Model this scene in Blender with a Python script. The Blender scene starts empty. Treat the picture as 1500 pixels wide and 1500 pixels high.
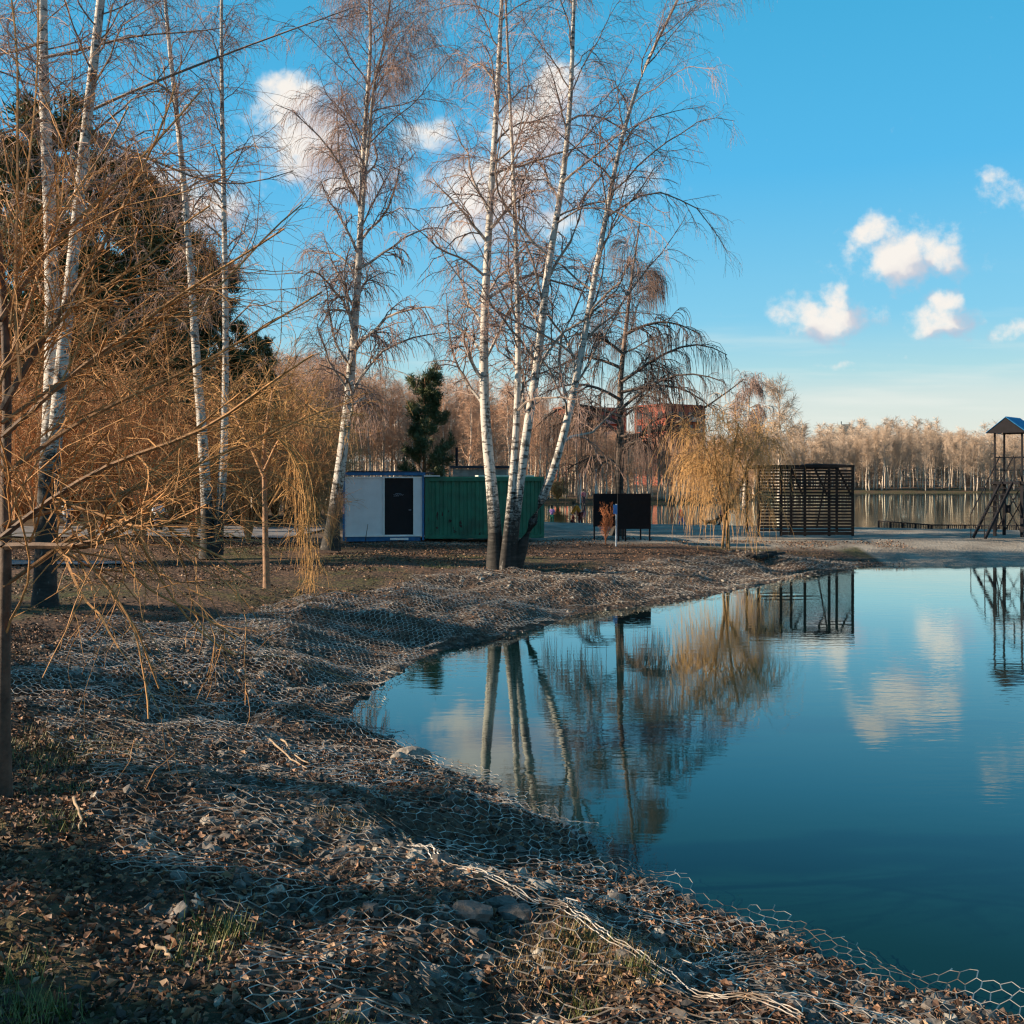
import bpy, math, random
import numpy as np
from mathutils import Vector, Matrix

# ------------------------------------------------------------------ camera, sky, sun, exposure
SC = bpy.context.scene
COL = SC.collection
CAM_H = 2.8
F = 1500.0          # focal length in photo pixels, horizon at row 700


def W(px, py, Y):
    """world point seen at photo pixel (px,py) at depth Y"""
    return np.array([(px - 750.0) * Y / F, Y, CAM_H - (py - 700.0) * Y / F])


cam_d = bpy.data.cameras.new("camera")
cam = bpy.data.objects.new("camera", cam_d)
COL.objects.link(cam)
cam.location = (0, 0, CAM_H)
cam.rotation_euler = (math.radians(90), 0, 0)
cam_d.sensor_fit = 'HORIZONTAL'
cam_d.sensor_width = 36.0
cam_d.lens = 36.0
cam_d.shift_y = -50.0 / 1500.0
cam_d.clip_start = 0.05
cam_d.clip_end = 8000
SC.camera = cam

SUN_DIR = Vector((-1.0, -0.10, 0.0)).normalized()
SUN_EL = math.radians(23)
tosun = Vector((SUN_DIR.x * math.cos(SUN_EL), SUN_DIR.y * math.cos(SUN_EL), math.sin(SUN_EL)))
sd = bpy.data.lights.new("sun", 'SUN')
sd.energy = 5.0
sd.angle = math.radians(0.5)
sd.color = (1.0, 0.80, 0.58)
sun = bpy.data.objects.new("sun", sd)
COL.objects.link(sun)
sun.location = (-30, 0, 40)
sun.rotation_euler = tosun.to_track_quat('Z', 'Y').to_euler()

SC.view_settings.view_transform = 'Standard'
SC.view_settings.look = 'None'
SC.view_settings.exposure = 0.92
SC.view_settings.gamma = 1.0
SC.render.engine = 'CYCLES'
SC.cycles.use_denoising = True
SC.cycles.filter_width = 1.3
SC.cycles.max_bounces = 6
SC.cycles.diffuse_bounces = 2
SC.cycles.glossy_bounces = 3
SC.cycles.transmission_bounces = 2
SC.cycles.transparent_max_bounces = 4
SC.cycles.caustics_reflective = False
SC.cycles.caustics_refractive = False


class NT:
    def __init__(s, tree):
        s.t = tree

    def n(s, typ, **kw):
        nd = s.t.nodes.new(typ)
        for k, v in kw.items():
            if k.startswith('i_'):
                key = k[2:]
                key = int(key) if key.isdigit() else key.replace('_', ' ')
                s.put(nd, key, v)
            else:
                setattr(nd, k, v)
        return nd

    def put(s, nd, key, v):
        if isinstance(v, bpy.types.NodeSocket):
            s.t.links.new(v, nd.inputs[key])
        else:
            nd.inputs[key].default_value = v

    def math(s, op, a, b=0.0, c=None, clamp=False):
        nd = s.t.nodes.new('ShaderNodeMath')
        nd.operation = op
        nd.use_clamp = clamp
        s.put(nd, 0, a)
        s.put(nd, 1, b)
        if c is not None:
            s.put(nd, 2, c)
        return nd.outputs[0]

    def mix(s, f, a, b, blend='MIX'):
        nd = s.t.nodes.new('ShaderNodeMix')
        nd.data_type = 'RGBA'
        nd.blend_type = blend
        s.put(nd, 0, f)
        for k, v in ((6, a), (7, b)):
            if not isinstance(v, bpy.types.NodeSocket) and len(v) == 3:
                v = (*v, 1)
            s.put(nd, k, v)
        return nd.outputs[2]

    def ramp(s, f, stops, interp='LINEAR'):
        nd = s.t.nodes.new('ShaderNodeValToRGB')
        cr = nd.color_ramp
        cr.interpolation = interp
        while len(cr.elements) > 1:
            cr.elements.remove(cr.elements[-1])
        cr.elements[0].position = stops[0][0]
        c = stops[0][1]
        cr.elements[0].color = (*c, 1) if not isinstance(c, (int, float)) else (c, c, c, 1)
        for p, c in stops[1:]:
            e = cr.elements.new(p)
            e.color = (*c, 1) if not isinstance(c, (int, float)) else (c, c, c, 1)
        s.put(nd, 0, f)
        return nd.outputs[0]

    def smooth(s, x, lo, hi):
        nd = s.t.nodes.new('ShaderNodeMapRange')
        nd.interpolation_type = 'SMOOTHSTEP'
        s.put(nd, 0, x)
        nd.inputs[1].default_value = lo
        nd.inputs[2].default_value = hi
        return nd.outputs[0]


# ---- the sky: gradient sky plus cumulus clouds placed by direction
world = bpy.data.worlds.new("World")
SC.world = world
world.use_nodes = True
wt = world.node_tree
wt.nodes.clear()
w = NT(wt)
tc = w.n('ShaderNodeTexCoord')
sep = w.n('ShaderNodeSeparateXYZ', i_0=tc.outputs['Generated'])
dx, dy, dz = sep.outputs
sky = w.n('ShaderNodeTexSky', sky_type='NISHITA', sun_disc=False)
sky.sun_elevation = SUN_EL
sky.sun_rotation = math.atan2(SUN_DIR.x, SUN_DIR.y)
sky.air_density = 1.0
sky.dust_density = 0.6
grad = w.ramp(dz, [(0.0, (0.70, 0.68, 0.60)), (0.04, (0.68, 0.72, 0.66)), (0.075, (0.60, 0.70, 0.68)), (0.10, (0.38, 0.64, 0.70)),
                   (0.15, (0.20, 0.55, 0.76)), (0.28, (0.075, 0.44, 0.76)), (0.42, (0.045, 0.38, 0.66)),
                   (0.7, (0.05, 0.24, 0.44)), (1.0, (0.06, 0.20, 0.34))])
nish = w.mix(1.0, sky.outputs[0], (0.10, 0.10, 0.10), 'MULTIPLY')
base = w.mix(0.90, nish, grad)
ysafe = w.math('MAXIMUM', dy, 0.05)
cu = w.math('DIVIDE', dx, ysafe)
cv = w.math('DIVIDE', dz, ysafe)
CL = [  # px, py, rx, ry, strength
    (432, 150, 54, 42, 1.05), (455, 205, 64, 56, 1.05), (505, 260, 66, 42, .9), (392, 170, 28, 22, .7),
    (215, 278, 52, 40, 1.0), (290, 300, 74, 38, 1.0), (255, 255, 30, 18, .6), (350, 320, 50, 20, .5),
    (622, 198, 42, 26, .8), (815, 140, 42, 42, 1.05), (785, 190, 60, 54, 1.0), (720, 290, 78, 54, 1.05),
    (690, 335, 62, 22, .9), (800, 330, 60, 26, .7), (935, 262, 44, 26, .55), (600, 250, 60, 22, .4),
    (1275, 345, 34, 24, .85), (1315, 380, 46, 36, 1.05), (1370, 372, 42, 32, .9), (1395, 352, 16, 16, .7),
    (1222, 435, 26, 26, .9), (1200, 462, 62, 28, 1.0), (1262, 462, 34, 14, .4),
    (1388, 440, 26, 20, .9), (1378, 465, 44, 23, 1.0), (1415, 485, 20, 10, .4),
    (1450, 268, 34, 17, .55), (1497, 300, 24, 20, .5), (1447, 392, 20, 10, .25),
    (1490, 482, 44, 17, .6), (450, 205, 95, 75, .62), (735, 275, 130, 80, .66), (265, 290, 105, 50, .60), (1325, 368, 88, 42, .60), (1212, 455, 72, 32, .58), (1390, 462, 56, 30, .5), (1470, 285, 50, 34, .45), (1240, 532, 32, 8, .5), (1310, 524, 32, 6, .28), (1130, 380, 24, 8, .2)]
cvec = w.n('ShaderNodeCombineXYZ', i_0=cu, i_1=cv, i_2=0.0).outputs[0]
wn = w.n('ShaderNodeTexNoise', i_0=cvec, i_2=14.0, i_3=4.0, i_4=0.6)
warp = w.n('ShaderNodeVectorMath', operation='SUBTRACT', i_0=wn.outputs[1], i_1=(0.5, 0.5, 0.5)).outputs[0]
warp = w.n('ShaderNodeVectorMath', operation='SCALE', i_0=warp, i_Scale=0.050).outputs[0]
pw = w.n('ShaderNodeVectorMath', operation='ADD', i_0=cvec, i_1=warp).outputs[0]


def cloud_field(p, shift, lo=0.0):
    acc = None
    for (px, py, rx, ry, st) in CL:
        if st < lo: continue
        mp = w.n('ShaderNodeMapping', vector_type='POINT')
        w.put(mp, 0, p)
        rx, ry = rx * 1.22 / F, ry * 1.22 / F
        u0, v0 = (px - 750) / F + shift[0], (700 - py) / F + shift[1]
        mp.inputs['Location'].default_value = (-u0 / rx, -v0 / ry, 0)
        mp.inputs['Scale'].default_value = (1 / rx, 1 / ry, 0)
        ln = w.n('ShaderNodeVectorMath', operation='LENGTH', i_0=mp.outputs[0]).outputs['Value']
        m = w.n('ShaderNodeMapRange', interpolation_type='SMOOTHSTEP')
        w.put(m, 0, ln)
        m.inputs[1].default_value = 1.5
        m.inputs[2].default_value = 0.2
        m.inputs[3].default_value = 0.0
        m.inputs[4].default_value = st
        acc = m.outputs[0] if acc is None else w.math('MAXIMUM', acc, m.outputs[0])
    return acc


f1 = cloud_field(pw, (0, 0))
f2 = cloud_field(pw, (0.016, -0.014), .8)
fn = w.n('ShaderNodeTexNoise', i_0=cvec, i_2=42.0, i_3=6.0, i_4=0.62).outputs[0]
fn2 = w.n('ShaderNodeTexNoise', i_0=cvec, i_2=16.0, i_3=5.0, i_4=0.55).outputs[0]
dens = w.math('SUBTRACT', f1, w.math('MULTIPLY', w.math('SUBTRACT', fn, 0.35), 1.5))
alpha = w.math('MULTIPLY', w.smooth(dens, 0.0, 0.80), w.math('GREATER_THAN', dy, 0.05))
shade = w.math('ADD', w.math('MULTIPLY', w.math('SUBTRACT', f2, f1), 1.7), w.math('MULTIPLY', w.math('SUBTRACT', fn2, 0.5), 1.4))
ccol = w.ramp(w.math('ADD', shade, 0.42), [(0.0, (0.82, 0.78, 0.73)), (0.35, (0.74, 0.71, 0.69)), (0.6, (0.54, 0.56, 0.62)), (1.0, (0.40, 0.50, 0.62))])
# thin high haze streaks near the horizon
stv = w.n('ShaderNodeMapping', i_0=cvec)
stv.inputs['Scale'].default_value = (2.5, 26, 1)
st = w.n('ShaderNodeTexNoise', i_0=stv.outputs[0], i_2=1.6, i_3=4.0).outputs[0]
stm = w.math('MULTIPLY', w.smooth(st, 0.48, 0.72), w.smooth(dz, 0.20, 0.07))
base2 = w.mix(w.math('MULTIPLY', stm, 0.45), base, (0.74, 0.77, 0.72))
fin = w.mix(alpha, base2, ccol)
# sky behind the camera dimmed to cut the ambient light
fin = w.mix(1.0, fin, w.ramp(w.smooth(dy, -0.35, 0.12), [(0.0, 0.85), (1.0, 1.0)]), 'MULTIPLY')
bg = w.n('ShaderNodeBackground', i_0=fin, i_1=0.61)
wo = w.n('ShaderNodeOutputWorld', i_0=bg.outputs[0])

# ------------------------------------------------------------------ helpers
rng = np.random.default_rng(7)
random.seed(7)


def tag(o, label=None, cat=None, group=None, kind=None):
    if label: o['label'] = label
    if cat: o['category'] = cat
    if group: o['group'] = group
    if kind: o['kind'] = kind
    return o


def thing(name, label, cat, loc, group=None, rotz=0.0):
    o = bpy.data.objects.new(name, None)
    COL.objects.link(o)
    o.empty_display_size = 0.2
    o.location = loc
    o.rotation_euler = (0, 0, rotz)
    return tag(o, label, cat, group)


def copy_tree(o, loc, rotz=0.0, scale=1.0, label=None, group=None, par=None):
    c = o.copy()
    COL.objects.link(c)
    if par is None:
        c.location = loc
        c.rotation_euler = (0, 0, rotz)
        c.scale = scale if hasattr(scale, '__len__') else (scale,) * 3
        if label: c['label'] = label
        if group: c['group'] = group
    else:
        c.parent = par
    for ch in list(o.children):
        copy_tree(ch, None, par=c)
    return c


def np_mesh(name, V, Fq, mats, parent=None, smooth=False, attrs=None, loc=None, midx=None):
    """V (n,3); Fq (m,k) faces all of k corners"""
    me = bpy.data.meshes.new(name)
    V = np.ascontiguousarray(V, dtype=np.float32)
    Fq = np.ascontiguousarray(Fq, dtype=np.int32)
    n, k = len(Fq), Fq.shape[1]
    me.vertices.add(len(V))
    me.vertices.foreach_set('co', V.ravel())
    me.loops.add(n * k)
    me.loops.foreach_set('vertex_index', Fq.ravel())
    me.polygons.add(n)
    me.polygons.foreach_set('loop_start', np.arange(0, n * k, k, dtype=np.int32))
    try:
        me.polygons.foreach_set('loop_total', np.full(n, k, dtype=np.int32))
    except Exception:
        pass
    if midx is not None:
        me.polygons.foreach_set('material_index', midx.astype(np.int32))
    me.polygons.foreach_set('use_smooth', np.full(n, smooth, dtype=bool))
    me.update(calc_edges=True)
    for key, arr in (attrs or {}).items():
        if arr.ndim == 1:
            a = me.attributes.new(key, 'FLOAT', 'POINT')
            a.data.foreach_set('value', arr.astype(np.float32))
        else:
            a = me.attributes.new(key, 'FLOAT_COLOR', 'POINT')
            a.data.foreach_set('color', arr.astype(np.float32).ravel())
    for m in (mats if isinstance(mats, (list, tuple)) else [mats]):
        me.materials.append(m)
    o = bpy.data.objects.new(name, me)
    COL.objects.link(o)
    if parent is not None: o.parent = parent
    if loc is not None: o.location = loc
    return o


class MB:
    """mesh builder of boxes, bars and tubes"""

    def __init__(s):
        s.v, s.f = [], []

    def add(s, vs, fs):
        b = len(s.v)
        s.v += [tuple(v) for v in vs]
        s.f += [tuple(i + b for i in f) for f in fs]
        return s

    def box(s, c, size, rot=None, bev=0.0):
        hx, hy, hz = size[0] / 2, size[1] / 2, size[2] / 2
        vs = [Vector((sx * hx, sy * hy, sz * hz)) for sx in (-1, 1) for sy in (-1, 1) for sz in (-1, 1)]
        if rot is not None: vs = [rot @ v for v in vs]
        vs = [v + Vector(c) for v in vs]
        return s.add(vs, [(0, 1, 3, 2), (4, 6, 7, 5), (0, 4, 5, 1), (2, 3, 7, 6), (0, 2, 6, 4), (1, 5, 7, 3)])

    def bar(s, a, b, wd, hd=None):
        a, b = Vector(a), Vector(b)
        hd = hd or wd
        d = b - a
        q = d.to_track_quat('Z', 'Y').to_matrix()
        return s.box((a + b) / 2, (wd, hd, d.length), q)

    def tube(s, pts, r, n=8, cap=True):
        pts = [Vector(p) for p in pts]
        rs = r if hasattr(r, '__len__') else [r] * len(pts)
        b = len(s.v)
        for i, p in enumerate(pts):
            d = (pts[min(i + 1, len(pts) - 1)] - pts[max(i - 1, 0)]).normalized()
            up = Vector((0, 0, 1)) if abs(d.z) < 0.9 else Vector((1, 0, 0))
            x = d.cross(up).normalized()
            y = d.cross(x).normalized()
            for k in range(n):
                a = 2 * math.pi * k / n
                s.v.append(tuple(p + (x * math.cos(a) + y * math.sin(a)) * rs[i]))
        for i in range(len(pts) - 1):
            for k in range(n):
                k2 = (k + 1) % n
                s.f.append((b + i * n + k, b + i * n + k2, b + (i + 1) * n + k2, b + (i + 1) * n + k))
        if cap:
            s.f.append(tuple(b + k for k in range(n))[::-1])
            s.f.append(tuple(b + (len(pts) - 1) * n + k for k in range(n)))
        return s

    def build(s, name, m, parent=None, smooth=False, bevel=0.0):
        me = bpy.data.meshes.new(name)
        me.from_pydata(s.v, [], s.f)
        me.materials.append(m)
        if smooth:
            me.polygons.foreach_set('use_smooth', [True] * len(me.polygons))
        me.update()
        o = bpy.data.objects.new(name, me)
        COL.objects.link(o)
        if parent is not None: o.parent = parent
        if bevel:
            md = o.modifiers.new('bevel', 'BEVEL')
            md.width = bevel
            md.segments = 2
            md.limit_method = 'ANGLE'
        return o


def hashn(i, j, seed):
    v = np.sin(i * 127.1 + j * 311.7 + seed * 74.7) * 43758.5453
    return v - np.floor(v)


def vnoise(x, y, seed=0):
    xi, yi = np.floor(x), np.floor(y)
    fx, fy = x - xi, y - yi
    fx = fx * fx * (3 - 2 * fx)
    fy = fy * fy * (3 - 2 * fy)
    a, b = hashn(xi, yi, seed), hashn(xi + 1, yi, seed)
    c, d = hashn(xi, yi + 1, seed), hashn(xi + 1, yi + 1, seed)
    return (a * (1 - fx) + b * fx) * (1 - fy) + (c * (1 - fx) + d * fx) * fy


def fbm(x, y, seed=0, oct=3):
    r, a, t = 0, 1.0, 0
    for o in range(oct):
        r = r + a * vnoise(x * 2 ** o, y * 2 ** o, seed + o * 13)
        t += a
        a *= 0.5
    return r / t


def sstep(x, a, b):
    t = np.clip((x - a) / (b - a), 0, 1)
    return t * t * (3 - 2 * t)


# ------------------------------------------------------------------ materials
def new_mat(name):
    m = bpy.data.materials.new(name)
    m.use_nodes = True
    nt = NT(m.node_tree)
    bsdf = m.node_tree.nodes['Principled BSDF']
    return m, nt, bsdf


def simple(name, col, rough=0.7, var=0.25, scale=8.0, metal=0.0, bump=0.0, dirt=None):
    m, t, b = new_mat(name)
    tcn = t.n('ShaderNodeTexCoord')
    nz = t.n('ShaderNodeTexNoise', i_0=tcn.outputs['Object'], i_2=scale, i_3=5.0)
    c1 = tuple(c * (1 - var) for c in col)
    c2 = tuple(min(1, c * (1 + var)) for c in col)
    f = t.smooth(nz.outputs[0], 0.3, 0.7)
    c = t.mix(f, c1, c2)
    if dirt:
        n2 = t.n('ShaderNodeTexNoise', i_0=tcn.outputs['Object'], i_2=scale * 0.37, i_3=6.0)
        c = t.mix(t.math('MULTIPLY', t.smooth(n2.outputs[0], 0.52, 0.7), dirt[1]), c, dirt[0])
    t.put(b, 'Base Color', c)
    b.inputs['Roughness'].default_value = rough
    b.inputs['Metallic'].default_value = metal
    if bump:
        bp = t.n('ShaderNodeBump', i_Strength=bump, i_Distance=0.02, i_Height=nz.outputs[0])
        t.put(b, 'Normal', bp.outputs[0])
    return m


def birch_bark(name, dark_h=1.6, white=(0.56, 0.52, 0.47), amount=0.0, tw=1.0):
    """white bark with black lenticels, rough dark bark below dark_h metres, thin wood brown (attribute th = radius)"""
    m, t, b = new_mat(name)
    tcn = t.n('ShaderNodeTexCoord')
    ob = tcn.outputs['Object']
    mp = t.n('ShaderNodeMapping', i_0=ob)
    mp.inputs['Scale'].default_value = (2.2, 2.2, 9)
    n1 = t.n('ShaderNodeTexNoise', i_0=mp.outputs[0], i_2=1.6, i_3=4.0, i_4=0.6).outputs[0]
    lent = t.smooth(n1, 0.55 - amount, 0.60 - amount)
    mp2 = t.n('ShaderNodeMapping', i_0=ob)
    mp2.inputs['Scale'].default_value = (4, 4, 1.6)
    n2 = t.n('ShaderNodeTexNoise', i_0=mp2.outputs[0], i_2=1.5, i_3=5.0, i_4=0.7).outputs[0]
    z = t.n('ShaderNodeSeparateXYZ', i_0=ob).outputs[2]
    low = t.smooth(t.math('ADD', z, t.math('MULTIPLY', t.math('ADD', t.math('MULTIPLY', n1, 0.5), t.math('MULTIPLY', n2, 0.5)), 9.0)), dark_h + 4.9, dark_h + 4.0)
    patch = t.smooth(n2, 0.555, 0.60)
    n3 = t.n('ShaderNodeTexNoise', i_0=ob, i_2=7.0, i_3=4.0).outputs[0]
    wc = t.mix(n3, tuple(c * 0.86 for c in white), tuple(min(1, c * 1.1) for c in white))
    c = t.mix(t.math('MULTIPLY', lent, 0.9), wc, (0.05, 0.04, 0.035))
    c = t.mix(t.math('MULTIPLY', patch, 0.8), c, (0.06, 0.05, 0.04))
    dk = t.mix(t.smooth(n1, 0.35, 0.65), (0.008, 0.007, 0.006), (0.035, 0.030, 0.026))
    dk = t.mix(t.math('MULTIPLY', t.smooth(n2, 0.39, 0.35), 0.55), dk, (0.34, 0.32, 0.29))
    c = t.mix(low, c, dk)
    th = t.n('ShaderNodeAttribute', attribute_name='th').outputs['Fac']
    bc = t.ramp(th, [(q, tuple(v_ * tw for v_ in c_)) for q, c_ in ((0.0, (0.42, 0.27, 0.22)), (0.007, (0.32, 0.21, 0.17)), (0.016, (0.22, 0.16, 0.13)), (0.03, (0.28, 0.22, 0.18)), (0.05, (0.5, 0.44, 0.38)))])
    c = t.mix(t.smooth(th, 0.030, 0.052), bc, c)
    t.put(b, 'Base Color', c)
    b.inputs['Roughness'].default_value = 0.8
    bp = t.n('ShaderNodeBump', i_Strength=0.6, i_Distance=0.02, i_Height=t.math('ADD', n1, n2))
    t.put(b, 'Normal', bp.outputs[0])
    return m


def wood_mat(name, thin, thick, rough=0.75, hi=0.06):
    m, t, b = new_mat(name)
    ob = t.n('ShaderNodeTexCoord').outputs['Object']
    n1 = t.n('ShaderNodeTexNoise', i_0=ob, i_2=11.0, i_3=7.0, i_4=0.7).outputs[0]
    th = t.n('ShaderNodeAttribute', attribute_name='th').outputs['Fac']
    c = t.mix(t.smooth(th, 0.004, hi), thin, thick)
    c = t.mix(1.0, c, t.ramp(n1, [(0.33, 0.45), (0.67, 1.35)]), 'MULTIPLY')
    t.put(b, 'Base Color', c)
    b.inputs['Roughness'].default_value = rough
    bp = t.n('ShaderNodeBump', i_Strength=0.8, i_Distance=0.01, i_Height=n1)
    t.put(b, 'Normal', bp.outputs[0])
    return m


M = {}
M['birch'] = birch_bark('birch_bark', 1.8)
M['birch_left'] = birch_bark('birch_bark_left', 2.9)
M['birch_weep'] = birch_bark('birch_bark_weeping', 3.0, white=(0.24, 0.17, 0.13), amount=0.05, tw=0.36)
M['birch_far'] = birch_bark('birch_bark_far', 0.2, white=(0.72, 0.60, 0.48))
M['willow_near'] = wood_mat('willow_near', (0.52, 0.255, 0.085), (0.10, 0.06, 0.04), hi=0.022)  # thick wood coloured dark to carry the shade on the trunk
M['willow_gold'] = wood_mat('willow_gold', (0.56, 0.32, 0.12), (0.30, 0.17, 0.07), hi=0.05)
M['willow_young'] = wood_mat('willow_young', (0.52, 0.28, 0.09), (0.26, 0.14, 0.06), hi=0.05)
M['shrub'] = wood_mat('shrub', (0.58, 0.29, 0.12), (0.32, 0.18, 0.10))
M['redshrub'] = wood_mat('redshrub', (0.45, 0.16, 0.06), (0.2, 0.08, 0.04))
M['woods'] = wood_mat('woods', (0.56, 0.42, 0.31), (0.66, 0.56, 0.46), hi=0.10)
M['woods_pink'] = wood_mat('woods_pink', (0.60, 0.36, 0.23), (0.62, 0.46, 0.33), hi=0.10)
M['pinebark'] = wood_mat('pinebark', (0.30, 0.13, 0.05), (0.12, 0.06, 0.035), hi=0.25)


def leafy(name, c1, c2, rough=0.6, trans=0.15):
    m, t, b = new_mat(name)
    rnd = t.n('ShaderNodeAttribute', attribute_name='rnd').outputs['Fac']
    c = t.mix(rnd, c1, c2)
    t.put(b, 'Base Color', c)
    b.inputs['Roughness'].default_value = rough
    if trans:
        b.inputs['Subsurface Weight'].default_value = 0.0
    return m


M['needles'] = leafy('needles', (0.03, 0.052, 0.018), (0.12, 0.135, 0.045))
m, t, b = new_mat('dead_leaves')
rnd = t.n('ShaderNodeAttribute', attribute_name='rnd').outputs['Fac']
t.put(b, 'Base Color', t.ramp(rnd, [(0.0, (0.045, 0.027, 0.020)), (0.4, (0.10, 0.058, 0.040)), (0.7, (0.20, 0.105, 0.06)), (0.9, (0.34, 0.18, 0.10)), (1.0, (0.42, 0.28, 0.17))]))
b.inputs['Roughness'].default_value = 0.65
M['leaves'] = m
M['grass'] = leafy('grass_blades', (0.05, 0.09, 0.015), (0.20, 0.19, 0.05))
M['drygrass'] = leafy('dry_grass_blades', (0.22, 0.13, 0.05), (0.40, 0.27, 0.12))

m, t, b = new_mat('stone')
rnd = t.n('ShaderNodeAttribute', attribute_name='rnd').outputs['Fac']
ob = t.n('ShaderNodeTexCoord').outputs['Object']
n1 = t.n('ShaderNodeTexNoise', i_0=ob, i_2=30.0, i_3=6.0).outputs[0]
c = t.ramp(rnd, [(0.0, (0.06, 0.053, 0.047)), (0.5, (0.12, 0.106, 0.094)), (0.8, (0.20, 0.172, 0.148)), (1.0, (0.40, 0.36, 0.30))])
c = t.mix(1.0, c, t.ramp(n1, [(0.3, 0.55), (0.7, 1.3)]), 'MULTIPLY')
t.put(b, 'Base Color', c)
b.inputs['Roughness'].default_value = 0.85
t.put(b, 'Normal', t.n('ShaderNodeBump', i_Strength=0.6, i_Distance=0.01, i_Height=n1).outputs[0])
M['stone'] = m

m, t, b = new_mat('galvanised_wire')
ob = t.n('ShaderNodeTexCoord').outputs['Object']
n1 = t.n('ShaderNodeTexNoise', i_0=ob, i_2=3.0, i_3=4.0).outputs[0]
t.put(b, 'Base Color', t.mix(t.smooth(n1, 0.42, 0.62), (0.50, 0.455, 0.40), (0.19, 0.14, 0.10)))
b.inputs['Roughness'].default_value = 0.45
b.inputs['Metallic'].default_value = 0.35
M['wire'] = m

# ground: zones carried as vertex colours of real albedo classes (r sand, g grass, b mud/stone band)
m, t, b = new_mat('ground')
ob = t.n('ShaderNodeTexCoord').outputs['Object']
zone = t.n('ShaderNodeAttribute', attribute_name='zone')
zs = t.n('ShaderNodeSeparateColor', i_0=zone.outputs['Color'])
nA = t.n('ShaderNodeTexNoise', i_0=ob, i_2=0.7, i_3=8.0, i_4=0.65).outputs[0]
nB = t.n('ShaderNodeTexNoise', i_0=ob, i_2=9.0, i_3=6.0, i_4=0.65).outputs[0]
vo = t.n('ShaderNodeTexVoronoi', i_0=ob, i_2=14.0)
litter = t.mix(t.n('ShaderNodeSeparateColor', i_0=vo.outputs['Color']).outputs[0], (0.055, 0.034, 0.025), (0.27, 0.155, 0.095))
litter = t.mix(t.smooth(nB, 0.35, 0.65), (0.045, 0.032, 0.024), litter)
grassc = t.mix(t.smooth(nB, 0.4, 0.7), (0.045, 0.055, 0.018), (0.11, 0.105, 0.04))
gm = t.math('MULTIPLY', zs.outputs[1], t.smooth(t.math('ADD', t.math('MULTIPLY', nA, 0.6), t.math('MULTIPLY', nB, 0.4)), 0.44, 0.58))
c = t.mix(gm, litter, grassc)
band = t.mix(t.smooth(nB, 0.35, 0.62), (0.038, 0.028, 0.022), (0.15, 0.10, 0.072))
c = t.mix(zs.outputs[2], c, band)
sand = t.mix(t.smooth(nA, 0.35, 0.65), (0.20, 0.17, 0.14), (0.34, 0.30, 0.25))
sand = t.mix(t.math('MULTIPLY', t.smooth(nB, 0.5, 0.7), 0.5), sand, (0.15, 0.125, 0.10))
c = t.mix(zs.outputs[0], c, sand)
t.put(b, 'Base Color', c)
b.inputs['Roughness'].default_value = 0.95
b.inputs['Specular IOR Level'].default_value = 0.2
bp = t.n('ShaderNodeBump', i_Strength=0.9, i_Distance=0.05, i_Height=t.math('ADD', nB, t.math('MULTIPLY', vo.outputs['Distance'], 0.5)))
t.put(b, 'Normal', bp.outputs[0])
M['ground'] = m


def water_mat(name, body, bump, sc):
    m, t, b = new_mat(name)
    ob = t.n('ShaderNodeTexCoord').outputs['Object']
    mp = t.n('ShaderNodeMapping', i_0=ob)
    mp.inputs['Scale'].default_value = (0.55, 1.6, 1)
    n1 = t.n('ShaderNodeTexNoise', i_0=mp.outputs[0], i_2=sc, i_3=3.0, i_4=0.55).outputs[0]
    n2 = t.n('ShaderNodeTexNoise', i_0=ob, i_2=0.25, i_3=2.0).outputs[0]
    bp = t.n('ShaderNodeBump', i_Strength=1.0, i_Distance=bump)
    t.put(bp, 'Height', t.math('MULTIPLY', n1, t.smooth(n2, 0.30, 0.65)))
    fr_ = t.n('ShaderNodeFresnel', i_IOR=1.33).outputs[0]
    fac = t.ramp(fr_, [(0.0, 0.0), (0.10, 0.07), (0.19, 0.26), (0.32, 0.48), (0.5, 0.80), (1.0, 1.0)])
    df = t.n('ShaderNodeBsdfDiffuse', i_Color=(*body, 1))
    gl = t.n('ShaderNodeBsdfGlossy', i_Roughness=0.02, i_Color=(0.90, 1, 0.97, 1))
    t.put(gl, 'Normal', bp.outputs[0])
    mx = t.n('ShaderNodeMixShader', i_0=fac, i_1=df.outputs[0], i_2=gl.outputs[0])
    out = [n_ for n_ in m.node_tree.nodes if n_.type == 'OUTPUT_MATERIAL'][0]
    m.node_tree.links.new(mx.outputs[0], out.inputs['Surface'])
    m.node_tree.nodes.remove(b)
    return m


M['pond'] = water_mat('pond_water', (0.002, 0.017, 0.017), 0.0026, 3.2)
M['lake'] = water_mat('lake_water', (0.02, 0.04, 0.045), 0.004, 1.5)
M['white_panel'] = simple('white_panel', (0.80, 0.83, 0.86), 0.5, 0.04, 3, dirt=((0.55, 0.52, 0.50), 0.3))
M['white_frame'] = simple('white_frame', (0.86, 0.87, 0.86), 0.5, 0.05)
M['blue_paint'] = simple('blue_paint', (0.01, 0.13, 0.32), 0.5, 0.2)
M['door_black'] = simple('door_black', (0.004, 0.004, 0.007), 0.8, 0.2)
M['scrawl'] = simple('scrawl', (0.28, 0.30, 0.34), 0.7, 0.2)
M['green_paint'] = simple('green_paint', (0.006, 0.14, 0.085), 0.5, 0.18, 3, dirt=((0.01, 0.06, 0.04), 0.7))
M['rust'] = simple('rust', (0.03, 0.02, 0.018), 0.9, 0.3)
M['dark_roof'] = simple('dark_roof', (0.03, 0.035, 0.05), 0.8, 0.3)
M['snow_trim'] = simple('pale_trim', (0.65, 0.68, 0.66), 0.6, 0.1)
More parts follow.
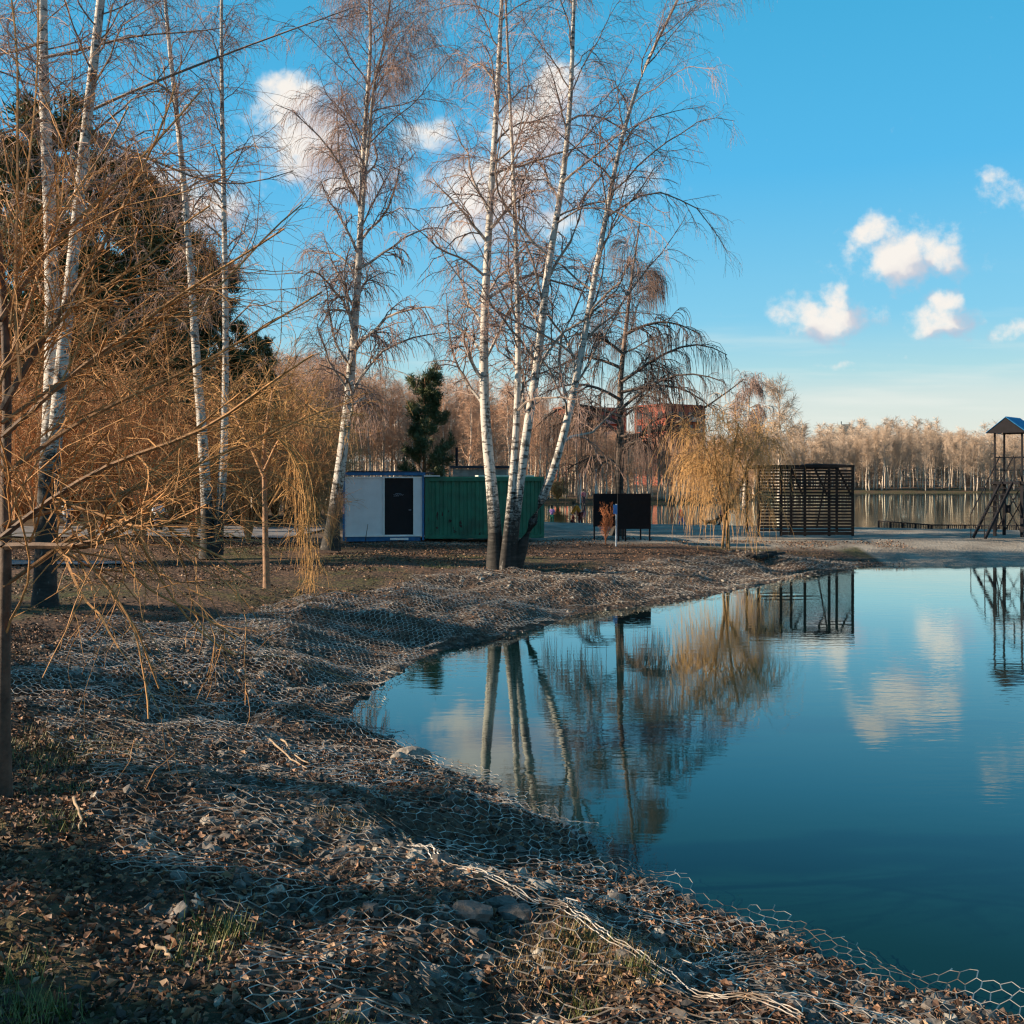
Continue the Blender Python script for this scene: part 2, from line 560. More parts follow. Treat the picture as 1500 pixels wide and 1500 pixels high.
M['black_board'] = simple('black_board', (0.007, 0.007, 0.009), 0.9, 0.3)
M['dark_wood'] = simple('dark_wood', (0.010, 0.006, 0.005), 0.9, 0.4, 12)
M['dark_steel'] = simple('dark_steel', (0.005, 0.0045, 0.008), 0.9, 0.3)
M['blue_roof'] = simple('blue_roof', (0.01, 0.16, 0.36), 0.35, 0.1)
M['concrete'] = simple('concrete', (0.26, 0.27, 0.25), 0.9, 0.2, 4)
M['asphalt'] = simple('asphalt', (0.17, 0.165, 0.17), 0.9, 0.3, 3, dirt=((0.09, 0.075, 0.06), 0.8))
M['sign_blue'] = simple('sign_blue', (0.02, 0.13, 0.42), 0.4, 0.1)
M['pole_grey'] = simple('pole_grey', (0.35, 0.42, 0.50), 0.5, 0.1)
M['log'] = simple('burnt_log', (0.02, 0.018, 0.018), 0.9, 0.5, 12)
M['stick'] = simple('dry_stick', (0.34, 0.24, 0.15), 0.8, 0.3, 12)
m, t, b = new_mat('brick')
ob = t.n('ShaderNodeTexCoord').outputs['Object']
nb = t.n('ShaderNodeTexNoise', i_0=ob, i_2=0.8, i_3=6.0).outputs[0]
t.put(b, 'Base Color', t.mix(nb, (0.24, 0.055, 0.035), (0.42, 0.115, 0.07)))
b.inputs['Roughness'].default_value = 0.9
M['brick'] = m
M['window'] = simple('window_glass', (0.05, 0.06, 0.08), 0.15, 0.3)
M['balcony'] = simple('balcony', (0.42, 0.36, 0.34), 0.7, 0.2)

# ------------------------------------------------------------------ terrain
SH = [(1490, 1492), (1440, 1482), (1402, 1455), (1340, 1455), (1290, 1438), (1240, 1412), (1195, 1398), (1150, 1372), (1080, 1352),
      (1010, 1332), (975, 1295), (930, 1290), (885, 1270), (870, 1238), (830, 1216), (770, 1190), (720, 1152), (665, 1135), (600, 1102),
      (560, 1080), (528, 1076), (505, 1058), (522, 1030), (548, 1008), (610, 968), (660, 948), (740, 931), (800, 917), (845, 899),
      (930, 889), (1000, 880), (1100, 861), (1180, 845), (1225, 838), (1252, 834), (1250, 830), (1300, 828.5), (1400, 829), (1500, 827.5)]
pond = []
for px, py in SH:
    Yp = CAM_H * F / (py - 700)
    pond.append(((px - 750) * Yp / F, Yp))
pond = [(9, 2.0), (4.4, 3.4), (3.2, 4.6)] + pond + [(24, 33), (45, 32), (70, 30), (70, 6), (30, 0)]
LAKE = [(1.0, 64), (2.5, 60), (9, 57), (15, 55), (22, 52.5), (32, 50), (60, 48), (320, 46), (320, 215), (120, 198), (60, 192), (46, 188),
        (38, 150), (33, 128), (24, 113), (2, 108), (-3, 90)]


def sdist(x, y, poly):
    """signed distance, negative inside"""
    x = np.asarray(x, float)
    y = np.asarray(y, float)
    d = np.full(x.shape, 1e9)
    ins = np.zeros(x.shape, bool)
    n = len(poly)
    for i in range(n):
        x0, y0 = poly[i]
        x1, y1 = poly[(i + 1) % n]
        ex, ey = x1 - x0, y1 - y0
        tt = np.clip(((x - x0) * ex + (y - y0) * ey) / (ex * ex + ey * ey), 0, 1)
        d = np.minimum(d, (x - x0 - tt * ex) ** 2 + (y - y0 - tt * ey) ** 2)
        if y0 != y1:
            c = ((y0 > y) != (y1 > y)) & (x < (x1 - x0) * (y - y0) / (y1 - y0) + x0)
            ins ^= c
    d = np.sqrt(d)
    return np.where(ins, -d, d)


def Hfull(x, y):
    x = np.asarray(x, float)
    y = np.asarray(y, float)
    dp = sdist(x, y, pond)
    dl = sdist(x, y, LAKE)
    P = 1.15 + (0.6 - 1.15) * sstep(y, 6, 21)
    P = P + 0.6 * sstep(np.hypot(x, y), 120, 400) + 7 * sstep(y, 222, 330)
    slope = np.where(y > 25, 0.16, 0.32)
    z = P * (1 - np.exp(-slope * np.maximum(dp, 0) / P))
    zl = np.where(dl > 0, 0.065 * dl + 0.02, 0.10 * dl)
    near = sstep(y, 60, 30) * (y > 0)
    z = np.minimum(z, zl)
    # pillows and lumps of the bank
    band = sstep(dp, 0.0, 0.5) * (1 - sstep(dp, 3.8, 5.0)) * sstep(y, 36, 31)
    lump = (fbm(x * 0.9 + 3, y * 0.9, 3) - 0.5) * 0.42 + (fbm(x * 3.3, y * 3.3, 9) - 0.5) * 0.10
    z = z + band * lump
    land = sstep(dp, 0.5, 4) * sstep(dl, 0, 6)
    z = z + land * (fbm(x * 0.28, y * 0.28, 21) - 0.5) * 0.22 * np.where(y < 60, 1, 2)
    z = z + sstep(dp, 0.3, 1) * sstep(dl, 0, 3) * (fbm(x * 5, y * 5, 5) - 0.5) * 0.03
    z = np.where(dp < 0, np.maximum(-1.4, 0.30 * dp), z)
    return z, dp, dl


def H(x, y):
    return Hfull(x, y)[0]


def Hs(x, y):
    return float(H(np.array([x]), np.array([y]))[0])


NG = 860
a0 = 9.0
um = math.asinh(3500 / a0)
u = np.linspace(-um, um, NG)
gx = a0 * np.sinh(u)
gy = 7 + a0 * np.sinh(u)
GX, GY = np.meshgrid(gx, gy)
GZ, DP, DL = Hfull(GX.ravel(), GY.ravel())
X_, Y_ = GX.ravel(), GY.ravel()
V = np.stack([X_, Y_, GZ], 1)
ii = np.arange(NG * NG).reshape(NG, NG)
Fq = np.stack([ii[:-1, :-1], ii[:-1, 1:], ii[1:, 1:], ii[1:, :-1]], -1).reshape(-1, 4)
nz = fbm(X_ * 0.2, Y_ * 0.2, 31)
sandm = np.maximum(sstep(Y_, 31.5, 35) * (1 - sstep(Y_, 75, 90)) * sstep(X_ + (nz - .5) * 10, -12, -4),
                   (1 - sstep(np.abs(DL), 1, 4)) * (Y_ > 60) * 0.0)
sandm = np.maximum(sandm, sstep(X_, 10, 12) * sstep(Y_, 30, 33) * (Y_ < 90))
brown = sstep(np.abs(Y_ - 33.5 - (nz - .5) * 4), 2.2, 1.2) * (X_ < 12)
sandm = sandm * (1 - brown)
sandm = np.where(Y_ > 100, 0, sandm)
grassm = sstep(fbm(X_ * 0.35, Y_ * 0.35, 41), 0.45, 0.62) * 0.9
grassm = np.where(Y_ > 100, np.maximum(grassm, (DL < 9) * 0.95), grassm)
bandm = (1 - sstep(DP, 3.0, 4.6)) * (Y_ < 34)
zone = np.stack([np.clip(sandm, 0, 1), grassm, bandm, np.ones_like(nz)], 1)
g = np_mesh('ground', V, Fq, M['ground'], smooth=True, attrs={'zone': zone})
tag(g, 'leaf strewn brown bank and grey sandy shore', 'ground', kind='structure')


def sheet(name, x0, x1, y0, y1, mt, label):
    o = np_mesh(name, [(x0, y0, 0), (x1, y0, 0), (x1, y1, 0), (x0, y1, 0)], np.array([[0, 1, 2, 3]]), mt)
    return tag(o, label, 'water', kind='structure')


sheet('pond_water', -4.5, 69, 1.5, 37, M['pond'], 'still teal pond mirroring clouds and birches')
sheet('lake_water', -4, 318, 45.5, 214, M['lake'], 'brown grey lake behind the beach')


def strip(name, pts, wd, mt, label, lift=0.03, n=60):
    pts = [np.array(p, float) for p in pts]
    L, Rr = [], []
    path = []
    for i in range(len(pts) - 1):
        for k in range(n):
            path.append(pts[i] + (pts[i + 1] - pts[i]) * k / n)
    path.append(pts[-1])
    path = np.array(path)
    d = np.gradient(path, axis=0)
    nn = np.stack([-d[:, 1], d[:, 0]], 1)
    nn /= np.linalg.norm(nn, axis=1)[:, None]
    cols = 9
    rows = []
    for k in range(cols):
        q = path + nn * wd * (k / (cols - 1) - 0.5)
        zz = H(q[:, 0], q[:, 1]) + lift
        rows.append(np.column_stack([q, zz]))
    V = np.concatenate(rows)
    m_ = len(path)
    F_ = []
    idx = np.arange(cols * m_).reshape(cols, m_)
    Fq = np.stack([idx[:-1, :-1], idx[:-1, 1:], idx[1:, 1:], idx[1:, :-1]], -1).reshape(-1, 4)
    o = np_mesh(name, V, Fq, mt, smooth=True)
    return tag(o, label, 'path', kind='structure')


strip('path', [(-60, 44), (-22, 42), (-8, 40.5)], 7.0, M['asphalt'], 'grey asphalt path behind the birches', lift=0.06)
strip('footpath', [(-30, 27.5), (-13, 26.4), (-9.5, 26.2)], 1.0, M['asphalt'], 'pale narrow footpath at the left edge', lift=0.05)

# ------------------------------------------------------------------ tree growth (vectorised)


def norm(v):
    return v / np.maximum(np.linalg.norm(v, axis=-1, keepdims=True), 1e-9)


def resample(pts, K):
    pts = np.asarray(pts, float)
    seg = np.linalg.norm(np.diff(pts[:, :3], axis=0), axis=1)
    s = np.concatenate([[0], np.cumsum(seg)])
    tt = np.linspace(0, s[-1], K)
    out = np.stack([np.interp(tt, s, pts[:, k]) for k in range(pts.shape[1])], 1)
    for _ in range(2):
        q = out.copy()
        q[1:-1] = (out[:-2] + 2 * out[1:-1] + out[2:]) / 4
        out = q
    return out


def tubes(P, R, S):
    """P (N,K,3), R (N,K) -> verts, quads"""
    N, K, _ = P.shape
    T = np.gradient(P, axis=1)
    T = norm(T)
    ref = np.where(np.abs(T[..., 2:3]) < 0.92, np.array([0, 0, 1.0]), np.array([1.0, 0, 0]))
    A = norm(np.cross(T, ref))
    B = np.cross(T, A)
    ang = np.arange(S) * 2 * np.pi / S
    ring = P[:, :, None, :] + R[:, :, None, None] * (A[:, :, None, :] * np.cos(ang)[None, None, :, None] + B[:, :, None, :] * np.sin(ang)[None, None, :, None])
    V = ring.reshape(-1, 3)
    idx = np.arange(N * K * S).reshape(N, K, S)
    a = idx[:, :-1, :]
    b = idx[:, 1:, :]
    Fq = np.stack([a, np.roll(a, -1, 2), np.roll(b, -1, 2), b], -1).reshape(-1, 4)
    th = np.repeat(R.reshape(-1), S)
    return V, Fq, th


def grow(r, P, R, n, t0, t1, length, ang, K=6, droop=0.0, wig=0.25, r_rat=0.5, rmin=0.003, rend=0.5, lentip=0.35, up=0.0, azlim=None):
    """n children per parent. droop: added downward tendency over the branch; up: initial upward tendency"""
    N, KP, _ = P.shape
    pi = np.repeat(np.arange(N), n)
    C = len(pi)
    tt = t0 + (t1 - t0) * ((np.tile(np.arange(n), N) + r.random(C)) / n)
    f = tt * (KP - 1)
    k = np.minimum(f.astype(int), KP - 2)
    fr = (f - k)[:, None]
    base = P[pi, k] * (1 - fr) + P[pi, k + 1] * fr
    T = norm(P[pi, k + 1] - P[pi, k])
    rb = R[pi, k] * (1 - fr[:, 0]) + R[pi, k + 1] * fr[:, 0]
    rnd = norm(r.normal(size=(C, 3)))
    perp = norm(rnd - T * np.sum(rnd * T, 1, keepdims=True))
    a = np.radians(ang[0] + (ang[1] - ang[0]) * r.random(C))[:, None]
    d = norm(T * np.cos(a) + perp * np.sin(a) + np.array([0, 0, up]))
    if azlim is not None:
        keep = azlim(base, d, tt)
        base, d, rb, tt, C = base[keep], d[keep], rb[keep], tt[keep], int(keep.sum())
    tn = (tt - t0) / max(t1 - t0, 1e-6)
    L = (length[0] + (length[1] - length[0]) * r.random(C)) * (1 - (1 - lentip) * tn)
    step = (L / (K - 1))[:, None]
    out = np.zeros((C, K, 3))
    out[:, 0] = base
    p = base.copy()
    for j in range(1, K):
        g = j / (K - 1)
        d = norm(d + r.normal(size=(C, 3)) * wig / math.sqrt(K) + np.array([0, 0, -1.0]) * droop * g * 2.2 / K)
        p = p + d * step
        out[:, j] = p
    r0 = np.clip(rb * r_rat * (0.7 + 0.5 * r.random(C)), rmin, None)
    RR = r0[:, None] * (1 + (rend - 1) * np.linspace(0, 1, K)[None])
    RR = np.maximum(RR, rmin * 0.6)
    return out, RR


def join(parts):
    V, Fq, th, o = [], [], [], 0
    for v, f, t_ in parts:
        V.append(v)
        Fq.append(f + o)
        th.append(t_)
        o += len(v)
    return np.concatenate(V), np.concatenate(Fq), np.concatenate(th)


def chain_stem(px_pts, Y, rpx0, rpx1, dY=0.0, K=26, ymin=None):
    """trunk through photo pixels at depth Y (+dY at top); radii from widths in px"""
    pts = []
    n = len(px_pts)
    for i, (px, py) in enumerate(px_pts):
        yy = Y + dY * i / (n - 1)
        pts.append(W(px, py, yy))
    return resample(np.array(pts), K)


def build_tree(name, label, cat, base, stems, mt, seed, L1, L2, L3=None, L4=None, S=(9, 5, 3, 3), group=None, trunkmat=None, extra=None):
    """stems: list of (points(K,3), radii(K)). Every stem becomes a trunk part, everything finer one crown part."""
    r = np.random.default_rng(seed)
    root = thing(name, label, cat, tuple(base), group)
    bs = np.array(base)
    for P, R in stems:
        v, f, th = tubes(P[None] - bs, R[None], 12)
        np_mesh('trunk', v, f, trunkmat or mt, root, smooth=True, attrs={'th': th})
    K = max(len(P) for P, _ in stems)
    PP = np.stack([resample(P, K) for P, _ in stems])
    RRr = np.stack([np.interp(np.linspace(0, 1, K), np.linspace(0, 1, len(R)), R) for _, R in stems])
    parts = []
    p1, r1 = grow(r, PP, RRr, **L1)
    if extra is not None:
        pe, re_ = extra
        kk_ = p1.shape[1]
        re_ = np.stack([np.interp(np.linspace(0, 1, kk_), np.linspace(0, 1, re_.shape[1]), q) for q in re_])
        pe = np.stack([resample(q, kk_) for q in pe])
        p1 = np.concatenate([p1, pe]); r1 = np.concatenate([r1, re_])
    parts.append(tubes(p1 - bs, r1, S[1]))
    p2, r2 = grow(r, p1, r1, **L2)
    parts.append(tubes(p2 - bs, r2, S[2]))
    if L3:
        p3, r3 = grow(r, p2, r2, **L3)
        parts.append(tubes(p3 - bs, r3, S[3]))
        if L4:
            p4, r4 = grow(r, p3, r3, **L4)
            parts.append(tubes(p4 - bs, r4, 3))
    v, f, th = join(parts)
    np_mesh('crown', v, f, mt, root, smooth=False, attrs={'th': th})
    return root


def rad(w0, w1, Y, K=26, flare=0.35):
    """radii from pixel widths at depth Y"""
    tt = np.linspace(0, 1, K)
    rr = (w0 + (w1 - w0) * tt ** 0.8) / 2 * Y / F
    rr = rr * (1 + flare * np.exp(-tt * 22) + flare * .9 * np.exp(-tt * 70))
    return rr


# ---- main birches
Yc = 26.0
# centre clump of four stems
stems = []
for pts, w0, w1, dY, y0 in (
        ([(727, 828), (724, 740), (716, 680), (709, 600), (708, 500), (715, 350), (728, 150), (735, 0), (740, -130), (744, -230)], 19, 3, 0.5, 0),
        ([(739, 828), (747, 750), (756, 640), (760, 520), (757, 400), (752, 250), (745, 110), (741, 0), (736, -90)], 13, 2, 0.2, -.15),
        ([(745, 828), (756, 745), (770, 640), (790, 520), (800, 400), (825, 270), (838, 120), (840, 0), (846, -120), (850, -210)], 17, 3, -0.6, 0.0),
        ([(752, 828), (779, 770), (815, 680), (840, 580), (860, 470), (885, 330), (910, 200), (945, 90), (985, 20), (1010, -40)], 15, 3, -1.0, 0.1)):
    P = chain_stem(pts, Yc + y0, 0, 0, dY)
    stems.append((P, rad(w0, w1, Yc)))
cb = W(740, 826, Yc)
cb[2] = Hs(cb[0], cb[1]) - 0.05
for P, R in stems: P[0, 2] = min(P[0, 2], cb[2])
build_tree('birch_tree', 'clump of four white birch stems leaning apart in front of the green container', 'tree', cb, stems, M['birch'], 11,
           dict(n=30, t0=.22, t1=.98, length=(2.8, 5.6), ang=(28, 66), K=9, droop=.35, wig=.55, r_rat=.42, rmin=.010, rend=.25, lentip=.5, up=.15),
           dict(n=15, t0=.12, t1=1., length=(.7, 2.0), ang=(20, 60), K=6, droop=.55, wig=.5, r_rat=.5, rmin=.0050, rend=.5),
           dict(n=9, t0=.1, t1=1., length=(.28, .95), ang=(15, 60), K=5, droop=1.6, wig=.4, r_rat=.7, rmin=.0028, rend=.6))

# birch beside the white cabin, forked low, drooping
Yb = 30.0
stems = [(chain_stem([(484, 806), (486, 770), (497, 700), (507, 620), (518, 500), (527, 370), (531, 240), (538, 140), (545, 60), (541, 0), (536, -60)], Yb, 0, 0, .5), rad(19, 3, Yb)),
         (chain_stem([(527, 355), (540, 200), (548, 120), (562, 70), (572, 0), (578, -50)], Yb, 0, 0, -.6), rad(7, 2, Yb, flare=0))]
bb = W(484, 806, Yb)
build_tree('birch_tree', 'weeping birch rising beside the white cabin wall', 'tree', bb, stems, M['birch'], 12,
           dict(n=38, t0=.20, t1=.98, length=(2.6, 5.0), ang=(30, 66), K=9, droop=.5, wig=.5, r_rat=.42, rmin=.010, rend=.25, lentip=.55, up=.2),
           dict(n=14, t0=.12, t1=1., length=(.7, 1.8), ang=(20, 60), K=6, droop=1.1, wig=.45, r_rat=.5, rmin=.0056, rend=.5),
           dict(n=9, t0=.1, t1=1., length=(.5, 1.4), ang=(15, 50), K=5, droop=2.6, wig=.3, r_rat=.7, rmin=.0034, rend=.6))

# two slim birches in the left middle
Yl = 28.0
for nm, lab, pts, w0, w1, sd_ in (
        ('birch_tree', 'slim white birch with a lean, left of the golden willow and nearest the path', [(306, 818), (303, 740), (297, 640), (287, 520), (280, 400), (268, 250), (255, 130), (243, 20), (236, -90), (232, -180)], 18, 3, 13),
        ('birch_tree', 'thin straight birch just right of the slim leaning birch', [(316, 812), (324, 740), (329, 640), (331, 500), (329, 350), (326, 200), (324, 60), (325, -60), (328, -160)], 14, 3, 14)):
    P = chain_stem(pts, Yl, 0, 0, .4)
    bb = W(pts[0][0], pts[0][1], Yl)
    build_tree(nm, lab, 'tree', bb, [(P, rad(w0, w1, Yl))], M['birch'], sd_,
               dict(n=34, t0=.30, t1=.98, length=(1.8, 3.6), ang=(30, 65), K=8, droop=.5, wig=.55, r_rat=.36, rmin=.009, rend=.25, lentip=.35, up=.15),
               dict(n=11, t0=.12, t1=1., length=(.6, 1.6), ang=(20, 60), K=6, droop=.8, wig=.45, r_rat=.5, rmin=.005, rend=.5),
               dict(n=8, t0=.1, t1=1., length=(.3, .9), ang=(15, 55), K=5, droop=1.8, wig=.4, r_rat=.7, rmin=.0036, rend=.6))

# near left twin birch with black foot
Yt = 17.0
stems = [(chain_stem([(66, 905), (66, 840), (68, 740), (74, 640), (78, 500), (74, 330), (66, 170), (62, 40), (64, -80), (70, -200)], Yt, 0, 0, .5), rad(32, 9, Yt, flare=.2)),
         (chain_stem([(72, 742), (80, 650), (94, 500), (112, 330), (126, 190), (140, 70), (150, -20), (160, -140), (165, -230)], Yt, 0, 0, -.5), rad(23, 9, Yt, flare=.0))]
bb = W(66, 905, Yt)
# hand-laid long limbs crossing the sky at top left
ext = []
for pts, dy in (([(126, 165), (160, 140), (240, 118), (330, 78), (400, 52), (470, 30), (520, 10)], -.5),
                ([(60, 85), (120, 80), (200, 40), (260, 55), (330, 40)], .3),
                ([(64, 175), (30, 190), (0, 195), (-60, 210)], .0),
                ([(64, 60), (30, 75), (-40, 85)], .1),
                ([(132, 200), (190, 215), (250, 245), (330, 290), (430, 250)], .3)):
    ext.append(resample(np.array([W(px, py, Yt + dy * i / len(pts)) for i, (px, py) in enumerate(pts)]), 9))
ext = np.array(ext)
exr = np.linspace(.028, .008, 9)[None].repeat(len(ext), 0)
build_tree('birch_tree', 'twin stemmed white birch with a black rough foot at the left', 'tree', bb, stems, M['birch_left'], 15,
           dict(n=24, t0=.42, t1=.98, length=(1.6, 3.8), ang=(35, 75), K=9, droop=.25, wig=.6, r_rat=.22, rmin=.008, rend=.3, lentip=.5, up=.1),
           dict(n=12, t0=.12, t1=1., length=(.6, 1.5), ang=(20, 65), K=6, droop=.6, wig=.5, r_rat=.5, rmin=.0042, rend=.5),
           dict(n=9, t0=.1, t1=1., length=(.25, .7), ang=(15, 60), K=5, droop=1.3, wig=.4, r_rat=.7, rmin=.0026, rend=.6), extra=(ext, exr))

# big weeping birch behind the black boards
Yw = 39.0
stems = [(chain_stem([(905, 790), (906, 720), (909, 640), (908, 560), (918, 470), (926, 400), (934, 350), (938, 320)], Yw, 0, 0, .4), rad(17, 1.5, Yw))]
bb = W(905, 790, Yw)
ext = []
for pts, dy in (([(909, 600), (940, 570), (980, 545), (1030, 540), (1062, 560)], -1.5),
                ([(910, 560), (950, 530), (1000, 500), (1045, 492), (1065, 520)], 1),
                ([(908, 585), (870, 560), (820, 560), (790, 580)], -1),
                ([(908, 620), (870, 600), (830, 605), (800, 640)], 1),
                ([(908, 650), (960, 625), (1010, 628), (1040, 650)], 1.5),
                ([(915, 520), (880, 490), (850, 480), (820, 500)], -.5),
                ([(909, 640), (960, 640), (1000, 615), (1050, 590), (1090, 555)], -1.0),
                ([(916, 490), (950, 470), (990, 468), (1025, 490)], .6), ([(912, 540), (870, 520), (835, 520), (805, 545)], .8),
                ([(910, 575), (960, 560), (1010, 565), (1045, 600)], -.8), ([(908, 610), (860, 590), (815, 590), (785, 625)], -.3)):
    ext.append(resample(np.array([W(px, py, Yw + dy * i / len(pts)) for i, (px, py) in enumerate(pts)]), 9))
ext = np.array(ext)
exr = np.linspace(.07, .018, 9)[None].repeat(len(ext), 0)
build_tree('birch_tree', 'dark weeping birch with hanging strands behind the black boards', 'tree', bb, stems, M['birch_weep'], 16,
           dict(n=20, t0=.2, t1=.93, length=(2.2, 4.0), ang=(40, 75), K=8, droop=.3, wig=.45, r_rat=.35, rmin=.012, rend=.35, lentip=.22, up=.1),
           dict(n=16, t0=.15, t1=1., length=(.6, 1.5), ang=(20, 60), K=6, droop=1.0, wig=.4, r_rat=.5, rmin=.009, rend=.5),
           dict(n=9, t0=.1, t1=1., length=(.7, 1.9), ang=(15, 50), K=6, droop=5.0, wig=.2, r_rat=.7, rmin=.0052, rend=.6), extra=(ext, exr))

# pale weeping birch and bare tree farther behind
for nm, lab, pts, Y, w0, w1, mt_, sd_, dr, Lh in (
        ('birch_tree', 'pale weeping birch behind the golden willow', [(1090, 745), (1092, 680), (1096, 620), (1098, 575), (1100, 558)], 62, 6, 1.5, 'birch_far', 17, 4.0, (1.4, 2.4)),
        ('bare_tree', 'bare round topped tree behind the slatted shelter', [(1141, 735), (1141, 690), (1142, 640), (1141, 600), (1142, 565)], 90, 4.5, 1.2, 'woods', 18, .1, (2.0, 3.4))):
    P = chain_stem(pts, Y, 0, 0, 0)
    build_tree(nm, lab, 'tree', W(*pts[0], Y), [(P, rad(w0, w1, Y))], M[mt_], sd_,
               dict(n=40, t0=.3, t1=.98, length=Lh, ang=(30, 60), K=7, droop=.2, wig=.4, r_rat=.4, rmin=.02, rend=.4, lentip=.5, up=.2),
               dict(n=9, t0=.15, t1=1., length=(.5, 1.3), ang=(20, 55), K=5, droop=dr * .4, wig=.35, r_rat=.5, rmin=.012, rend=.5),
               dict(n=7, t0=.1, t1=1., length=(.5, 1.2), ang=(15, 50), K=5, droop=dr, wig=.3, r_rat=.7, rmin=.009, rend=.6))

# ---- willows
# golden willow by the beach
Yg = 33.0
bb = W(1066, 802, Yg)
stems = [(chain_stem([(1058, 803), (1062, 760), (1050, 700), (1046, 640)], Yg, 0, 0, -.3), rad(4.5, 2, Yg, flare=0)),
         (chain_stem([(1066, 804), (1066, 770), (1064, 730), (1070, 690), (1076, 650), (1082, 620)], Yg, 0, 0, .2), rad(6.5, 2.5, Yg, flare=.1)),
         (chain_stem([(1064, 760), (1050, 700), (1036, 660), (1020, 640)], Yg, 0, 0, -.4), rad(6, 2, Yg, flare=0)),
         (chain_stem([(1068, 745), (1090, 700), (1110, 660), (1120, 640)], Yg, 0, 0, .4), rad(6, 2, Yg, flare=0))]
build_tree('willow_tree', 'golden weeping willow beside the slatted shelter', 'tree', bb, stems, M['willow_gold'], 21,
           dict(n=12, t0=.22, t1=1., length=(.9, 1.9), ang=(30, 78), K=8, droop=.7, wig=.6, r_rat=.5, rmin=.012, rend=.35, lentip=.8, up=.3),
           dict(n=8, t0=.2, t1=1., length=(.5, 1.1), ang=(20, 65), K=7, droop=1.6, wig=.6, r_rat=.5, rmin=.0075, rend=.5, up=.1),
           dict(n=4, t0=.1, t1=1., length=(.7, 2.5), ang=(10, 70), K=8, droop=3.2, wig=.35, r_rat=.7, rmin=.0055, rend=.7))
# young willow, dark stem, strands hanging to its right
Yy = 19.7
bb = W(391, 861, Yy)
stems = [(chain_stem([(391, 862), (389, 800), (388, 730), (386, 660), (392, 610), (400, 570)], Yy, 0, 0, .2), rad(11, 4, Yy, flare=.1)),
         (chain_stem([(387, 690), (405, 650), (432, 620), (452, 606)], Yy, 0, 0, -.3), rad(5, 2.5, Yy, flare=0)),
         (chain_stem([(387, 700), (365, 650), (345, 610), (330, 585)], Yy, 0, 0, .4), rad(5, 2.5, Yy, flare=0))]
ext = []
for x0, y0, x1, y1 in ((430, 690, 436, 800), (438, 680, 444, 850), (444, 680, 452, 860), (448, 690, 456, 870), (436, 690, 440, 830), (452, 700, 466, 850), (441, 700, 449, 868), (446, 690, 461, 868),
                       (455, 690, 470, 840), (433, 700, 432, 780), (449, 690, 458, 872), (443, 690, 455, 862)):
    pts = [(405, 640), (425, 620), (x0, 650), ((x0 + x1) / 2, (y0 + y1) / 2), (x1, y1)]
    dd = random.uniform(-.5, .2)
    ext.append(resample(np.array([W(px, py, Yy + dd) for px, py in pts]), 9))
ext = np.array(ext)
exr = np.linspace(.012, .005, 9)[None].repeat(len(ext), 0)
build_tree('willow_tree', 'young golden willow with a dark slim stem and strands hanging on its right', 'tree', bb, stems, M['willow_young'], 22,
           dict(n=14, t0=.3, t1=1., length=(.9, 1.9), ang=(30, 70), K=8, droop=.1, wig=.6, r_rat=.5, rmin=.009, rend=.35, lentip=.8, up=.3),
           dict(n=6, t0=.15, t1=1., length=(.4, 1.1), ang=(10, 45), K=7, droop=.7, wig=.6, r_rat=.5, rmin=.005, rend=.5, up=.1),
           dict(n=4, t0=.1, t1=1., length=(.3, .8), ang=(10, 40), K=6, droop=1.2, wig=.35, r_rat=.7, rmin=.0034, rend=.7), trunkmat=M['shrub'], extra=(ext, exr))

# near willow leaning in from the left edge: hand-laid limbs, grown twigs
Yn = 6.5
limbs = [
    ([(2, 600), (30, 540), (80, 470), (150, 370), (210, 250), (250, 160), (262, 120)], .6, 9),
    ([(0, 470), (40, 400), (100, 330), (160, 290), (240, 190), (300, 130)], 1.2, 7),
    ([(4, 640), (60, 580), (140, 520), (230, 460), (300, 400), (360, 380), (420, 330)], .2, 8),
    ([(4, 700), (60, 640), (150, 600), (240, 560), (330, 520), (400, 470), (470, 430)], .9, 7),
    ([(0, 790), (60, 740), (130, 690), (200, 660), (290, 650), (350, 600), (400, 560), (455, 520)], -.3, 9),
    ([(4, 770), (70, 740), (150, 735), (220, 720), (330, 660), (380, 640), (480, 600)], 1.6, 6),
    ([(8, 800), (50, 796), (110, 800), (140, 802), (180, 760), (240, 745), (262, 700)], -.8, 10),
    ([(70, 735), (140, 745), (170, 770), (210, 775), (260, 765), (300, 740)], -.5, 6),
    ([(8, 798), (70, 800), (130, 812), (190, 770), (250, 748)], .2, 9),
    ([(0, 560), (30, 480), (60, 390), (90, 300), (150, 230), (190, 160)], 1.8, 6),
    ([(2, 620), (80, 560), (170, 500), (260, 470), (330, 430), (380, 340), (440, 300)], 2.2, 6),
    ([(30, 560), (22, 400), (24, 250), (30, 120), (20, 0), (12, -60)], .4, 5),
    ([(14, 480), (40, 300), (48, 180), (60, 60), (54, -50)], .9, 4),
    ([(120, 810), (150, 850), (185, 880), (200, 930), (215, 1000), (222, 1050)], -.4, 3.5),
    ([(230, 750), (270, 790), (320, 810), (370, 850), (372, 852)], .1, 5),
    ([(150, 690), (190, 760), (230, 830), (260, 900), (300, 940), (345, 960)], .3, 4),
    ([(170, 800), (190, 840), (250, 880), (310, 905), (345, 935)], .0, 4),
    ([(100, 790), (130, 830), (180, 870), (210, 950), (235, 1010)], .3, 3.5),
    ([(4, 860), (60, 820), (140, 760), (220, 700), (280, 640), (320, 600)], .8, 6),
    ([(2, 540), (60, 500), (110, 440), (190, 410), (260, 330), (310, 300)], .5, 6)]
ext, exr = [], []
